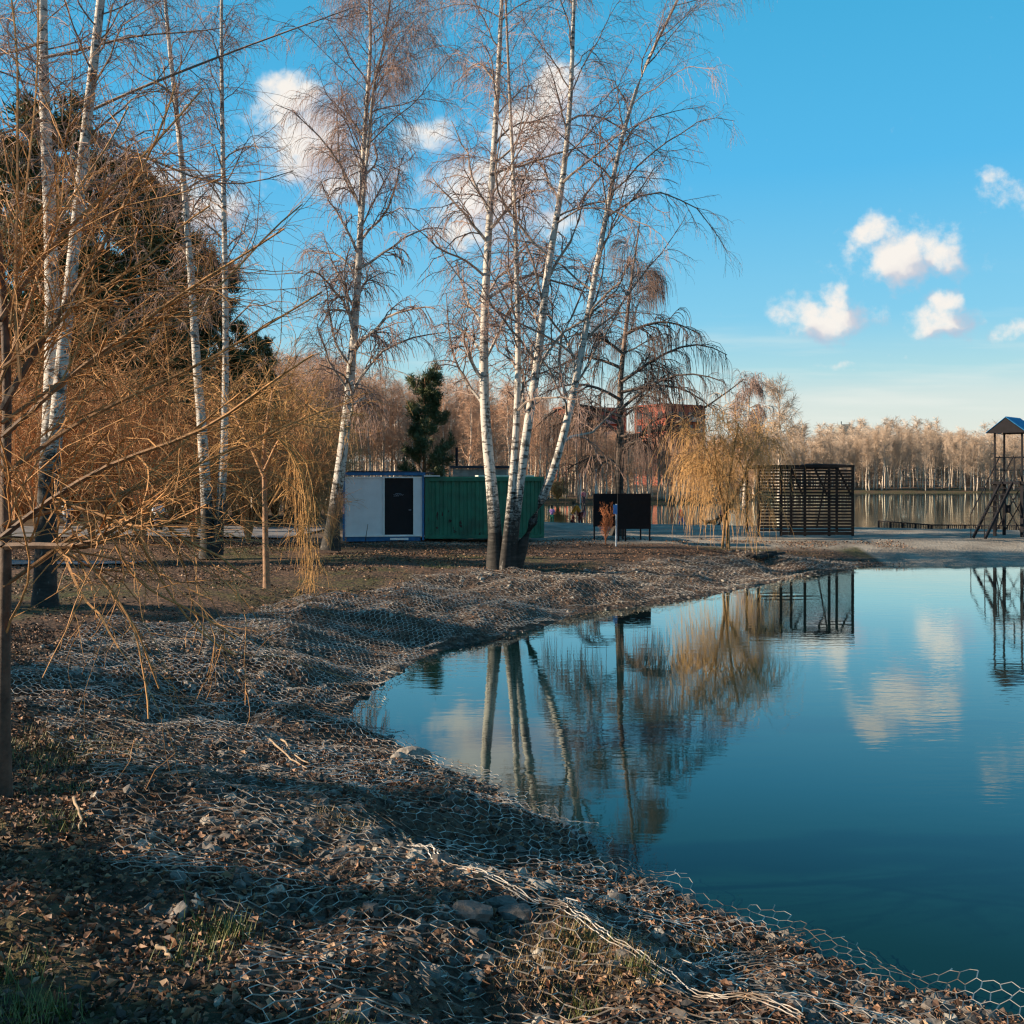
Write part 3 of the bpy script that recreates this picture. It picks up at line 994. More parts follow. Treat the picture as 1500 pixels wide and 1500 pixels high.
for pts, dy, wd in limbs:
    n = len(pts)
    q = resample(np.array([W(px, py, Yn + dy * i / n) for i, (px, py) in enumerate(pts)]), 12)
    q[1:] += rng.normal(size=(11, 3)) * .012
    ext.append(q)
    exr.append(np.linspace(wd / 2 * Yn / F * 1.1, .006, 12))
ext, exr = np.array(ext), np.array(exr)
stems = [(chain_stem([(4, 1130), (5, 1000), (7, 900), (9, 800), (8, 700), (11, 600), (8, 480), (0, 380), (-8, 300)], Yn, 0, 0, .1), rad(22, 9, Yn, flare=.15)),
         (chain_stem([(6, 800), (-10, 700), (-25, 560), (-30, 420)], Yn, 0, 0, .5), rad(12, 6, Yn, flare=0))]
bb = W(0, 1130, Yn)
bb[2] = Hs(bb[0], bb[1]) - .03
stems[0][0][0, 2] = bb[2]
build_tree('willow_tree', 'bare orange twigged willow leaning in at the left edge, closest tree', 'tree', bb, stems, M['willow_near'], 23,
           dict(n=22, t0=.25, t1=1., length=(.9, 2.5), ang=(30, 65), K=12, droop=.05, wig=.4, r_rat=.3, rmin=.006, rend=.4, lentip=.8, up=.1,
                azlim=lambda b_, d_, t_: (d_[:, 0] > .05)),
           dict(n=16, t0=.10, t1=1., length=(.4, 1.5), ang=(15, 60), K=8, droop=.25, wig=.45, r_rat=.45, rmin=.0025, rend=.5, lentip=.6,
                azlim=lambda b_, d_, t_: (b_[:, 2] > 2.35) | (np.arange(len(b_)) % 5 == 0)),
           dict(n=5, t0=.1, t1=1., length=(.12, .55), ang=(20, 60), K=5, droop=.4, wig=.4, r_rat=.7, rmin=.0016, rend=.6, lentip=.6),
           extra=(ext, exr))

# ---- pines
def make_pine(seed, name, label, h, wide, loc, nl=72):
    r = np.random.default_rng(seed)
    K = 14
    P = np.stack([np.cumsum(r.normal(size=K)) * .04, np.cumsum(r.normal(size=K)) * .04, np.linspace(0, h, K)], 1)
    P[0, :2] = 0
    R = np.linspace(.19, .03, K)
    root = thing(name, label, 'tree', loc)
    v, f, th = tubes(P[None], R[None], 9)
    np_mesh('trunk', v, f, M['pinebark'], root, smooth=True, attrs={'th': th})
    p1, r1 = grow(r, P[None], R[None], n=nl, t0=(.14 if nl < 60 else .30), t1=.99, length=(wide * .5, wide * 1.2), ang=(50, 80), K=6, droop=-.25, wig=.3, r_rat=.3, rmin=.015, rend=.4, lentip=.34, up=.15)
    p2, r2 = grow(r, p1, r1, n=9, t0=.35, t1=1., length=(.5, 1.1), ang=(25, 55), K=4, droop=-.2, wig=.4, r_rat=.6, rmin=.008, rend=.5, lentip=.5)
    v1 = tubes(p1, r1, 4)
    v2 = tubes(p2, r2, 3)
    v, f, th = join([v1, v2])
    np_mesh('limb', v, f, M['pinebark'], root, attrs={'th': th})
    # needle tufts at points along the twigs
    C = np.concatenate([p2[:, 1:].reshape(-1, 3), p1[:, -1]])
    D = np.concatenate([norm(p2[:, 1:] - p2[:, :-1]).reshape(-1, 3), norm(p1[:, -1] - p1[:, -2])])
    n = 16
    C = np.repeat(C, n, 0)
    D = np.repeat(D, n, 0)
    nd = norm(D * .7 + r.normal(size=C.shape) * .6 + np.array([0, 0, .25]))
    L = (.20 + .20 * r.random(len(C)))[:, None]
    side = norm(np.cross(nd, r.normal(size=C.shape))) * .030
    C = C + r.normal(size=C.shape) * .10
    V = np.stack([C - side, C + side, C + nd * L], 1).reshape(-1, 3)
    Ft = np.arange(len(V)).reshape(-1, 3)
    rn = np.repeat(r.random(len(C)) * .6 + .4 * np.repeat(r.random(len(C) // n), n), 3)
    np_mesh('crown', V, Ft, M['needles'], root, attrs={'rnd': rn})
    return root


pine_spots = [(60, 168, 40, 2.9, 'tallest dark pine behind the twin stemmed birch', 0), (5, 240, 44, 2.8, 'dark pine at the left edge behind the willow twigs', 1),
              (150, 235, 46, 2.8, 'broad pine behind the gap right of the twin birch', 0), (232, 290, 43, 2.3, 'pine with a thin tip behind the slim leaning birch', 1),
              (330, 400, 46, 2.3, 'lower pine behind the thin straight birch', 0), (385, 505, 52, 2.2, 'lowest pine at the right end of the pine group', 1),
              (195, 262, 50, 2.4, 'pine between the tallest pine and the one with a thin tip', 1), (110, 330, 52, 2.6, 'pine standing deeper behind the tallest pine', 1), (280, 350, 55, 2.4, 'pine deeper in the wood behind the two slim birches', 0)]
protos = [make_pine(31, 'pine_tree', pine_spots[0][4], 18.0, 3.4, (0, 0, 0)), make_pine(32, 'pine_tree', pine_spots[1][4], 18.0, 3.0, (0, 0, 0))]
used = [False, False]
for px, py, Y, wide, lab, pi_ in pine_spots:
    x = (px - 750) * Y / F
    z0 = Hs(x, Y)
    h = CAM_H + (700 - py) / F * Y - z0
    s = h / 18.0
    if not used[pi_]:
        o = protos[pi_]
        used[pi_] = True
        o['label'] = lab
    else:
        o = copy_tree(protos[pi_], (0, 0, 0), label=lab)
    o.location = (x, Y, z0 - .05)
    o.rotation_euler = (0, 0, random.uniform(0, 6))
    o.scale = (s * wide / 2.0, s * wide / 2.0, s)
    o['group'] = 'pines behind the birches'
x = (622 - 750) * 58 / F
z0 = Hs(x, 58)
o = make_pine(33, 'pine_tree', 'small pine above the roof of the white cabin', 10.0, 3.1, (x, 58, z0), nl=40)
h = CAM_H + (700 - 553) / F * 58 - z0
o.scale = (h / 10,) * 3

# trees and bushes left of the frame, whose shade falls across the near bank
for k, (x, y, s, sw, lab) in enumerate(((-7.2, 3.0, .17, .30, 'low spreading pine left of the view beside the near bank'), (-7.8, 4.6, .15, .22, 'second low spreading pine left of the view'),
                                       (-13.5, 9.7, .37, .30, 'young pine left of the view, farther along the bank'), (-12.5, 6.1, .34, .27, 'young pine left of the view between two others'),
                                       (-16.5, 15.8, .34, .40, 'young pine left of the view beside the wider bank'), (-34, 24, .8, .8, 'tall pine left of the view beside the footpath'))):
    o = copy_tree(protos[k % 2], (x, y, Hs(x, y)), rotz=k * 1.3, scale=(sw, sw, s), label=lab, group='pines left of the view')

# ---- forest trees
def make_forest(seed, name, label, mt, h, dr, tw):
    r = np.random.default_rng(seed)
    K = 10
    P = np.stack([np.cumsum(r.normal(size=K)) * .09, np.cumsum(r.normal(size=K)) * .09, np.linspace(0, h, K)], 1)
    P[0, :2] = 0
    R = np.linspace(.16, .03, K)
    root = thing(name, label, 'tree', (0, 0, 0))
    v, f, th = tubes(P[None], R[None], 6)
    tk = np_mesh('trunk', v, f, M['birch_far'], root, smooth=True, attrs={'th': th})
    p1, r1 = grow(r, P[None], R[None], n=34, t0=.36, t1=.99, length=(1.5, 3.2), ang=(20, 46), K=5, droop=.1, wig=.35, r_rat=.4, rmin=tw * 1.6, rend=.4, lentip=.35, up=.1)
    p2, r2 = grow(r, p1, r1, n=7, t0=.2, t1=1., length=(.7, 1.5), ang=(20, 50), K=4, droop=dr * .4, wig=.35, r_rat=.5, rmin=tw, rend=.5, lentip=.6)
    p3, r3 = grow(r, p2, r2, n=6, t0=.1, t1=1., length=(.5, 1.1), ang=(15, 50), K=4, droop=dr, wig=.35, r_rat=.6, rmin=tw * .8, rend=.5, lentip=.7)
    v, f, th = join([tubes(p1, r1, 3), tubes(p2, r2, 3), tubes(p3, r3, 3)])
    cr = np_mesh('crown', v, f, mt, root, attrs={'th': th})
    return root


labR = 'slender pale birch in the row on the right far shore'
labL = 'slim pinkish birch of the wood behind the containers'
labM = 'reddish bare birch on the far bank behind the boards'
pR = [make_forest(41 + k, 'birch_tree', labR, M['woods'], 13, .2, .014) for k in range(4)]
pL = [make_forest(51 + k, 'birch_tree', labL, M['woods_pink'], 13, 1.0, .010) for k in range(4)]
TOP = ([0, 250, 350, 420, 480, 560, 640, 700, 780, 840, 900, 980, 1040, 1100, 1150, 1230, 1300, 1400, 1500, 1700],
       [480, 480, 505, 510, 520, 555, 560, 550, 575, 600, 632, 640, 640, 642, 640, 638, 624, 638, 640, 640])


def put_forest(protos_, n, px0, px1, y0, y1, label, group, first):
    for k in range(n):
        px = px0 + (px1 - px0) * (k + random.random()) / n
        Y = random.uniform(y0, y1) if k % 3 else y0 + random.uniform(0, (y1 - y0) * .2)
        if callable(y0): pass
        x = (px - 750) * Y / F
        z0 = Hs(x, Y)
        if z0 < .05: 
            continue
        h = CAM_H + (700 - np.interp(px, *TOP)) / F * Y * random.uniform(.68, 1.0) ** 1.0 * (1.12 if random.random() < .08 else 1) - z0
        s = max(h, 3) / 13
        wd = max(s, .75) * random.uniform(.8, 1.15)
        j = random.randrange(len(protos_))
        if first[j]:
            o = protos_[j]
            first[j] = False
        else:
            o = copy_tree(protos_[j], (0, 0, 0))
        o.location = (x, Y, z0 - .1)
        o.rotation_euler = (random.uniform(-.03, .03), random.uniform(-.03, .03), random.uniform(0, 6.28))
        o.scale = (wd, wd, s)
        o['label'] = label
        o['group'] = group


fR, fL = [True] * 4, [True] * 4
put_forest(pR, 118, 1095, 1560, 198, 224, labR, 'birches on the right far shore', fR)
put_forest(pL, 100, 335, 770, 66, 112, labL, 'birches of the wood behind the containers', fL)
put_forest(pL, 70, 770, 1110, 113, 132, labM, 'birches on the bank behind the boards', fL)


def mesh_np(o):
    me = o.data
    v = np.zeros(len(me.vertices) * 3, np.float32)
    me.vertices.foreach_get('co', v)
    f = np.zeros(len(me.loops), np.int32)
    me.loops.foreach_get('vertex_index', f)
    a = np.zeros(len(me.vertices), np.float32)
    me.attributes['th'].data.foreach_get('value', a)
    return v.reshape(-1, 3), f.reshape(-1, 4), a


def mass(name, label, src, spots, mt):
    data = []
    for p in src:
        V_, F_, A_ = [], [], []
        off = 0
        for ch in p.children:
            v, f, a = mesh_np(ch)
            if ch.name.startswith('crown'):
                f = f.reshape(-1, 4)
                keep = (np.arange(len(f)) % 3 >= 0)
                f = f[keep]
            V_.append(v)
            F_.append(f + off)
            A_.append(a)
            off += len(v)
        data.append((np.concatenate(V_), np.concatenate(F_), np.concatenate(A_)))
    VV, FF, AA = [], [], []
    off = 0
    for (x, y, z, sx, sz) in spots:
        v, f, a = data[random.randrange(len(data))]
        t_ = random.uniform(0, 6.28)
        c_, s_ = math.cos(t_) * sx, math.sin(t_) * sx
        q = np.stack([v[:, 0] * c_ - v[:, 1] * s_ + x, v[:, 0] * s_ + v[:, 1] * c_ + y, v[:, 2] * sz + z], 1)
        VV.append(q)
        FF.append(f + off)
        AA.append(a)
        off += len(v)
    o = np_mesh(name, np.concatenate(VV), np.concatenate(FF), mt, attrs={'th': np.concatenate(AA)})
    return tag(o, label, 'woods', kind='stuff')


def light_proto(seed, tw, dr):
    r = np.random.default_rng(seed)
    K = 7
    P = np.stack([np.cumsum(r.normal(size=K)) * .12, np.cumsum(r.normal(size=K)) * .12, np.linspace(0, 13, K)], 1)
    R = np.linspace(.16, .03, K)
    p1, r1 = grow(r, P[None], R[None], n=40, t0=.08, t1=.99, length=(1.8, 3.2), ang=(25, 55), K=4, droop=.1, wig=.35, r_rat=.4, rmin=tw * 1.5, rend=.4, lentip=.4, up=.1)
    p2, r2 = grow(r, p1, r1, n=11, t0=.1, t1=1., length=(.8, 1.6), ang=(20, 60), K=3, droop=dr, wig=.35, r_rat=.5, rmin=tw, rend=.6, lentip=.7)
    return join([tubes(P[None], R[None], 4), tubes(p1, r1, 3), tubes(p2, r2, 3)])


def mass2(name, label, protos_, spots, mt):
    VV, FF, AA, off = [], [], [], 0
    for (x, y, z, sx, sz) in spots:
        v, f, a = protos_[random.randrange(len(protos_))]
        t_ = random.uniform(0, 6.28)
        c_, s_ = math.cos(t_) * sx, math.sin(t_) * sx
        VV.append(np.stack([v[:, 0] * c_ - v[:, 1] * s_ + x, v[:, 0] * s_ + v[:, 1] * c_ + y, v[:, 2] * sz + z], 1))
        FF.append(f + off)
        AA.append(a)
        off += len(v)
    o = np_mesh(name, np.concatenate(VV), np.concatenate(FF), mt, attrs={'th': np.concatenate(AA)})
    return tag(o, label, 'woods', kind='stuff')


lp = [light_proto(61 + k, .03, .3) for k in range(3)]
lp2 = [light_proto(71 + k, .013, .8) for k in range(3)]
spots = []
for k in range(210):
    px = random.uniform(1080, 1600)
    Y = random.uniform(215, 290)
    x = (px - 750) * Y / F
    h = CAM_H + (700 - np.interp(px, *TOP)) / F * Y * random.uniform(.7, .9)
    spots.append((x, Y, Hs(x, Y) - .2, 1.25, h / 13))
mass2('distant_woods', 'hazy bare woods behind the right far shore', lp, spots, M['woods'])
spots = []
for k in range(210):
    px = random.uniform(-60, 1130)
    Y = random.uniform(85, 150) if px < 740 else random.uniform(132, 175)
    x = (px - 750) * Y / F
    h = CAM_H + (700 - np.interp(px, *TOP)) / F * Y * random.uniform(.7, .98)
    spots.append((x, Y, Hs(x, Y) - .2, 1.0, h / 13))
mass2('distant_woods', 'dense pinkish brown woods behind the containers and boards', lp2, spots, M['woods_pink'])

# ---- bare shrubs of the thicket under the pines
def make_shrub(seed, name, label, mt, h, n1=14, dr=.2, tw=.006):
    r = np.random.default_rng(seed)
    root = thing(name, label, 'shrub', (0, 0, 0))
    K = 6
    n = n1
    P0 = np.zeros((n, K, 3))
    for k in range(n):
        a = r.uniform(0, 6.28)
        sp = r.uniform(.08, .45)
        tt = np.linspace(0, 1, K)
        P0[k] = np.stack([math.cos(a) * sp * h * tt ** 1.3, math.sin(a) * sp * h * tt ** 1.3, h * tt * r.uniform(.6, 1)], 1) + r.normal(size=(K, 3)) * .03 * h * tt[:, None]
    R0 = np.linspace(.022, .008, K)[None].repeat(n, 0)
    v, f, th = tubes(P0, R0, 5)
    np_mesh('stem', v, f, mt, root, attrs={'th': th})
    p1, r1 = grow(r, P0, R0, n=9, t0=.2, t1=1, length=(.3 * h, .5 * h), ang=(20, 55), K=5, droop=dr, wig=.5, r_rat=.5, rmin=tw, rend=.5, lentip=.5)
    p2, r2 = grow(r, p1, r1, n=7, t0=.15, t1=1, length=(.1 * h, .25 * h), ang=(20, 60), K=4, droop=dr, wig=.5, r_rat=.6, rmin=tw * .7, rend=.5, lentip=.6)
    v, f, th = join([tubes(p1, r1, 3), tubes(p2, r2, 3)])
    np_mesh('twigs', v, f, mt, root, attrs={'th': th})
    return root


labS = 'bare orange brown shrub of the thicket under the pines'
ps = [make_shrub(81 + k, 'shrub', labS, M['shrub'], 3.5) for k in range(3)]
for k in range(60):
    px = -30 + 520 * (k + random.random()) / 60
    Y = random.uniform(47, 60) if k % 9 else random.uniform(32, 37)
    x = (px - 750) * Y / F
    o = ps[k] if k < 3 else copy_tree(ps[k % 3], (0, 0, 0))
    s = random.uniform(1.2, 2.3)
    o.location = (x, Y, Hs(x, Y) - .05)
    o.rotation_euler = (0, 0, random.uniform(0, 6))
    o.scale = (s, s, s)
    o['label'] = labS
    o['group'] = 'shrubs of the thicket'
o = make_shrub(91, 'shrub', 'small rusty red sapling in front of the black boards', M['redshrub'], 1.25, 9, .0, .006)
o.location = W(887, 798, 33.5)
o.scale = (.55, .55, 1)
o = make_shrub(92, 'shrub', 'small round yellow bush on the far bank', M['willow_gold'], 2.6, 22, .1, .02)
o.location = (4.9, 110, Hs(4.9, 110))
o.scale = (1.2, 1.2, 1.1)
o = make_shrub(93, 'shrub', 'clump of brown upright stems at the foot of the weeping birch', M['shrub'], 1.7, 9, .1, .004)
o.location = W(484, 806, 27)
o.scale = (.5, .5, 1)

# ------------------------------------------------------------------ cabin and container
def face_on(px0, px1, Y):
    return (px0 - 750) * Y / F, (px1 - 750) * Y / F


Yk = 35.2
gz = CAM_H - 90.0 * Yk / F + .0
x0, x1 = face_on(505, 618, Yk)
Wc = x1 - x0
Hc = 2.16
cab = thing('cabin', 'white site cabin with blue frame and an open black doorway', 'cabin', (x0, Yk, gz), rotz=math.radians(8))
D = 2.3
dx0, dx1 = (563 - 505) * Yk / F, (605 - 505) * Yk / F
dz0, dz1 = .14, .14 + 84 * Yk / F
MB().box((Wc / 2, D / 2, -.0), (Wc - .1, D - .1, .16)).build('base_frame', M['blue_paint'], cab)
wl = MB()
wl.box((dx0 / 2, .05, Hc / 2 + .03), (dx0 - .0, .08, Hc - .1))
wl.box(((dx1 + Wc) / 2, .05, Hc / 2 + .03), (Wc - dx1, .08, Hc - .1))
wl.box(((dx0 + dx1) / 2, .05, (dz1 + Hc - .02) / 2), (dx1 - dx0, .08, Hc - .02 - dz1))
wl.box(((dx0 + dx1) / 2, .05, (.08 + dz0) / 2), (dx1 - dx0, .08, dz0 - .08))
wl.box((.03, D / 2, Hc / 2 + .03), (.06, D - .1, Hc - .1))
wl.box((Wc - .03, D / 2, Hc / 2 + .03), (.06, D - .1, Hc - .1))
wl.box((Wc / 2, D - .04, Hc / 2 + .03), (Wc - .13, .08, Hc - .1))
wl.build('wall', M['white_panel'], cab)
fr = MB()
fr.box((-.035, .03, Hc / 2), (.07, .12, Hc + .1))
fr.build('corner_post', M['blue_paint'], cab)
MB().box((Wc + .035, .03, Hc / 2), (.07, .12, Hc + .1)).build('corner_post', M['blue_paint'], cab)
rf = MB()
rf.box((Wc / 2, D / 2, Hc + .09), (Wc + .22, D + .1, .10))
rf.build('roof_edge', M['blue_paint'], cab)
rr = MB()
rr.box((Wc / 2, D / 2, Hc + .165), (Wc - .1, D - .2, .05))
rr.box((Wc + .25, .6, Hc + .12), (.36, .9, .05))
rr.build('roof', M['dark_roof'], cab)
tr = MB()
for zz in (.11, Hc - .03):
    tr.box((Wc / 2, -.003, zz), (Wc - .01, .03, .05))
tr.box((dx0 - .02, -.012, (dz0 + dz1) / 2), (.04, .05, dz1 - dz0))
tr.box((dx1 + .02, -.012, (dz0 + dz1) / 2), (.04, .05, dz1 - dz0))
tr.box(((dx0 + dx1) / 2 - .05, -.012, dz1 + .022), (dx1 - dx0 + .16, .05, .04))
tr.build('door_frame', M['white_frame'], cab)
dr = MB().box(((dx0 + dx1) / 2, .07, (dz0 + dz1) / 2), (dx1 - dx0 - .004, .05, dz1 - dz0 - .004)).build('door', M['door_black'], cab)
# faint grey scrawl on the door, unreadable in the photo
sc_ = MB()
cx, cz = (dx0 + dx1) / 2 - .02, .14 + 84 * Yk / F * .70
random.seed(3)
pts = [(cx - .17 + .34 * k / 16, .037, cz + .022 * math.sin(k * 2.1) + random.uniform(-.012, .016)) for k in range(17)]
sc_.tube(pts, .008, 4)
sc_.tube([(cx - .17, .037, cz - .05), (cx - .05, .037, cz - .035), (cx + .02, .037, cz - .04)], .006, 4)
sc_.tube([(cx - .10, .037, cz + .05), (cx + .10, .037, cz + .045)], .006, 4)
sc_.build('lettering', M['scrawl'], dr)
MB().tube([(dx1 - .08, .02, 1.0), (dx1 - .08, -.02, 1.0), (dx1 - .16, -.02, 1.0)], .012, 6).build('handle', M['pole_grey'], dr)
MB().box(((dx0 + dx1) / 2, -.22, .01), (.62, .34, .05)).build('doorstep', M['white_frame'], cab)
sk = MB().tube([(.72, -.20, -.12), (.76, -.10, .20), (.80, -.03, .52)], [.014, .012, .009], 6).build('stick', M['log'])
sk.location = (x0, Yk, gz)
tag(sk, 'thin dark stick leaning on the white cabin wall', 'stick')

# green container
CT = math.radians(8)
gx0 = x0 + (Wc + .10) * math.cos(CT)
gy0 = Yk + (Wc + .10) * math.sin(CT)
gx1 = (796 - 750) * (Yk + .9) / F + .03
Wg = (gx1 - gx0) / math.cos(CT)
Hg = 2.13
con = thing('shipping_container', 'dark green corrugated shipping container with rust patches', 'container', (gx0, gy0, gz), rotz=CT)
D = 2.35
n = 240
xs = np.linspace(.12, Wg - .10, n)
per = .28
ph = ((xs - .12) % per) / per
off = np.interp(ph, [0, .30, .42, .80, .92, 1.0], [0, 0, .036, .036, 0, 0])
Vv = np.concatenate([np.stack([xs, .045 + off, np.full(n, .10)], 1), np.stack([xs, .045 + off, np.full(n, Hg - .13)], 1)])
Fw = np.array([(i, i + 1, n + i + 1, n + i) for i in range(n - 1)])
np_mesh('wall', Vv, Fw, M['green_paint'], con)
bx = MB()
bx.box((Wg / 2, D / 2 + .06, Hg / 2), (Wg - .1, D - .1, Hg - .12))
bx.build('body', M['green_paint'], con)
fr = MB()
fr.box((Wg / 2, .04, Hg - .07), (Wg - .24, .10, .14))
fr.box((Wg / 2, .04, .05), (Wg - .24, .10, .12))
fr.box((.06, .05, Hg / 2), (.12, .12, Hg))
fr.box((Wg - .06, .05, Hg / 2), (.12, .12, Hg))
fr.build('frame', M['green_paint'], con, bevel=.01)
MB().box((Wg / 2, D / 2 + .05, Hg + .012), (Wg - .02, D - .05, .03)).build('roof', M['green_paint'], con)
MB().box((.24, -.02 + .05, Hg + .05), (.55, .25, .05)).box((2.9, .9, Hg + .05), (2.0, 1.1, .05)).build('roof_sheet', M['snow_trim'], con)
rs = MB()
random.seed(5)
for (px, py, w_, h_) in ((639, 756, 3.4, 11), (647, 754, 2.4, 8), (658, 764, 6, 4), (674, 768, 4, 12), (666, 780, 4, 4), (639, 773, 3, 5), (625, 760, 3, 9), (656, 750, 2, 3), (703, 784, 3, 5), (663, 775, 2, 3)):
    cx = (px - 621) * Yk / F
    cz = (790 - py) * Yk / F
    for q in range(7):
        w2, h2 = w_ * Yk / F * random.uniform(.3, .7), h_ * Yk / F * random.uniform(.25, .6)
        ox, oz = random.uniform(-.4, .4) * w_ * Yk / F, random.uniform(-.4, .4) * h_ * Yk / F
        k = random.randint(6, 9)
        vs = [(cx + ox + w2 / 2 * math.cos(2 * math.pi * i / k) * random.uniform(.7, 1.2), .040 - .0006 * q - .0001 * (px % 7), cz + oz + h2 / 2 * math.sin(2 * math.pi * i / k) * random.uniform(.7, 1.2)) for i in range(k)]
        rs.add(vs, [tuple(range(k))])
rs.build('rust_patch', M['rust'], con)

# grey shed behind
Ys = 44
sx0, sx1 = face_on(663, 742, Ys)
zt = CAM_H + (700 - 683) / F * Ys
sz = Hs(0, 40)
sh = thing('shed', 'low grey flat roofed shed behind the green container', 'shed', ((sx0 + sx1) / 2, Ys, sz))
hh = zt - sz
MB().box((0, 1.2, hh / 2 - .06), (sx1 - sx0, 2.4, hh - .12)).build('wall', M['concrete'], sh)
MB().box((0, 1.2, hh - .03), (sx1 - sx0 + .2, 2.7, .1)).build('roof', M['dark_roof'], sh)
MB().tube([(sx0 * 0 - (sx1 - sx0) / 2 + .12, 1.0, hh), (-(sx1 - sx0) / 2 + .12, 1.0, hh + .85)], .06, 8).build('chimney', M['dark_steel'], sh)

# ------------------------------------------------------------------ black changing boards
Yd = 34.8
gzb = CAM_H - 91 * Yd / F
bd = thing('changing_booth', 'black panel changing booth on thin legs at the beach', 'booth', ((916 - 750) * Yd / F, Yd, gzb), rotz=math.radians(8))
k = Yd / F
p0 = 916


def bxp(mb, pxa, pxb, pya, pyb, yoff, th_):
    ca, cb_ = (pxa - p0) * k, (pxb - p0) * k
    za, zb = (791 - pya) * k, (791 - pyb) * k
    mb.box(((ca + cb_) / 2, yoff, (za + zb) / 2), (abs(cb_ - ca), th_, abs(za - zb)))


mb = MB(); bxp(mb, 904, 954.5, 723, 775, 0, .03); mb.build('panel', M['black_board'], bd, bevel=.004)
mb = MB(); bxp(mb, 877, 925, 723.5, 773, .95, .03); mb.build('panel', M['black_board'], bd, bevel=.004)
mb = MB().box(((954.5 - p0) * k - .015, .52, (791 - 749) * k), (.03, .96, 52 * k)).build('panel', M['black_board'], bd)
for px_, yo in ((906, .03), (916.5, .04), (953, .03), (879, .99), (923, .99), (950.5, .99)):
    mb = MB(); bxp(mb, px_ - 1, px_ + 1, 724, 793, yo, .045); mb.build('leg', M['dark_steel'], bd)

# blue sign on a pole
sg = thing('sign_post', 'thin grey post with a small blue plate beside the black boards', 'sign', tuple(W(902.5, 798, 33.2)))
MB().tube([(0, 0, -.05), (0.01, 0, 1.32)], .028, 8).build('post', M['pole_grey'], sg)
MB().box((-.03, -.035, 1.15), (.13, .015, .30)).build('plate', M['sign_blue'], sg)

# ------------------------------------------------------------------ slatted shelter
Yp = 38.6
gs = CAM_H - 85 * Yp / F
k = Yp / F
sl = thing('slatted_shelter', 'dark brown slatted wooden shelter with tall posts on the beach', 'shelter', ((1180 - 750) * k, Yp, gs))
Hh = 101 * k
posts = [(px - 1180) * k for px in (1111, 1144, 1179, 1214.5, 1249)]
for px in posts:
    MB().box((px, 0, Hh / 2), (.085, .085, Hh)).build('post', M['dark_wood'], sl)
for px in (posts[0], posts[2], posts[4]):
    MB().box((px, 1.9, Hh / 2), (.085, .085, Hh - .1)).build('post', M['dark_wood'], sl)
for i in range(20):
    zz = .22 + i * (Hh - .30) / 19.5
    MB().box(((posts[0] + posts[-1]) / 2, -.055 + random.uniform(-.004, .004), zz), (posts[-1] - posts[0] + .02, .022, .078), Matrix.Rotation(random.uniform(-.002, .002), 3, 'Y')).build('slat', M['dark_wood'], sl)
fb = MB()
fb.box(((posts[0] + posts[-1]) / 2, .0, Hh + .03), (posts[-1] - posts[0] + .12, .10, .09))
fb.box(((posts[0] + posts[-1]) / 2, 1.9, Hh - .02), (posts[-1] - posts[0] + .12, .10, .09))
fb.box(((posts[1] + posts[-1]) / 2, -.1, .10), (posts[-1] - posts[1], .06, .12))
for px in posts: fb.box((px, .95, Hh + .02), (.07, 1.8, .08))
fb.build('beam', M['dark_wood'], sl)
br = MB()
for (a, b_, y0, y1) in ((1160, 1176, 0, .4), (1194, 1212, .05, .4), (1228, 1247, .05, .4)):
    br.bar(((a - 1180) * k, .07, Hh - .05), ((b_ - 1180) * k, .07, Hh * .60), .06)
br.bar(((1233 - 1180) * k, 1.8, Hh - .1), ((1217 - 1180) * k, 1.8, .2), .05)
br.build('brace', M['dark_wood'], sl)
MB().box(((1217 - 1180) * k, .95, Hh + .10), (1.15, 1.9, .03), Matrix.Rotation(.03, 3, 'Y')).build('roof_sheet', M['dark_roof'], sl)

# ------------------------------------------------------------------ lifeguard tower
Yo = 39.0
gt = .58
tx = 19.08
tw = thing('lifeguard_tower', 'dark steel lifeguard tower with blue gable roof and steep stair', 'tower', (tx, Yo, gt), rotz=math.radians(45))
s = .98
h2 = s / 2
zp = 2.64 - gt
ze = 4.57 - gt
za = 5.10 - gt
for (sx, sy) in ((-1, 1), (-1, -1), (1, 1), (1, -1)):
    MB().box((sx * h2, sy * h2, zp / 2), (.10, .10, zp)).build('leg', M['dark_steel'], tw)
    MB().box((sx * h2, sy * h2, (zp + ze) / 2), (.06, .06, ze - zp)).build('post', M['dark_steel'], tw)
MB().box((0, 0, zp - .03), (s + .25, s + .25, .10)).build('platform', M['dark_steel'], tw)
rl = MB()
for zz in (3.58 - gt, 3.10 - gt):
    rl.bar((-h2, -h2, zz), (h2, -h2, zz), .04).bar((-h2, h2, zz), (h2, h2, zz), .04).bar((h2, -h2, zz), (h2, h2, zz), .04)
    rl.bar((-h2, -h2, zz), (-h2, -.22, zz), .04)
rl.bar((-h2, -.22, zp), (-h2, -.22, 3.6 - gt), .045)
rl.build('railing', M['dark_steel'], tw)
eb = MB()
for sx in (-1, 1):
    eb.bar((sx * h2, -h2, ze), (sx * h2, h2, ze), .05)
    eb.bar((-h2, sx * h2, ze), (h2, sx * h2, ze), .05)
eb.build('roof_frame', M['dark_steel'], tw)
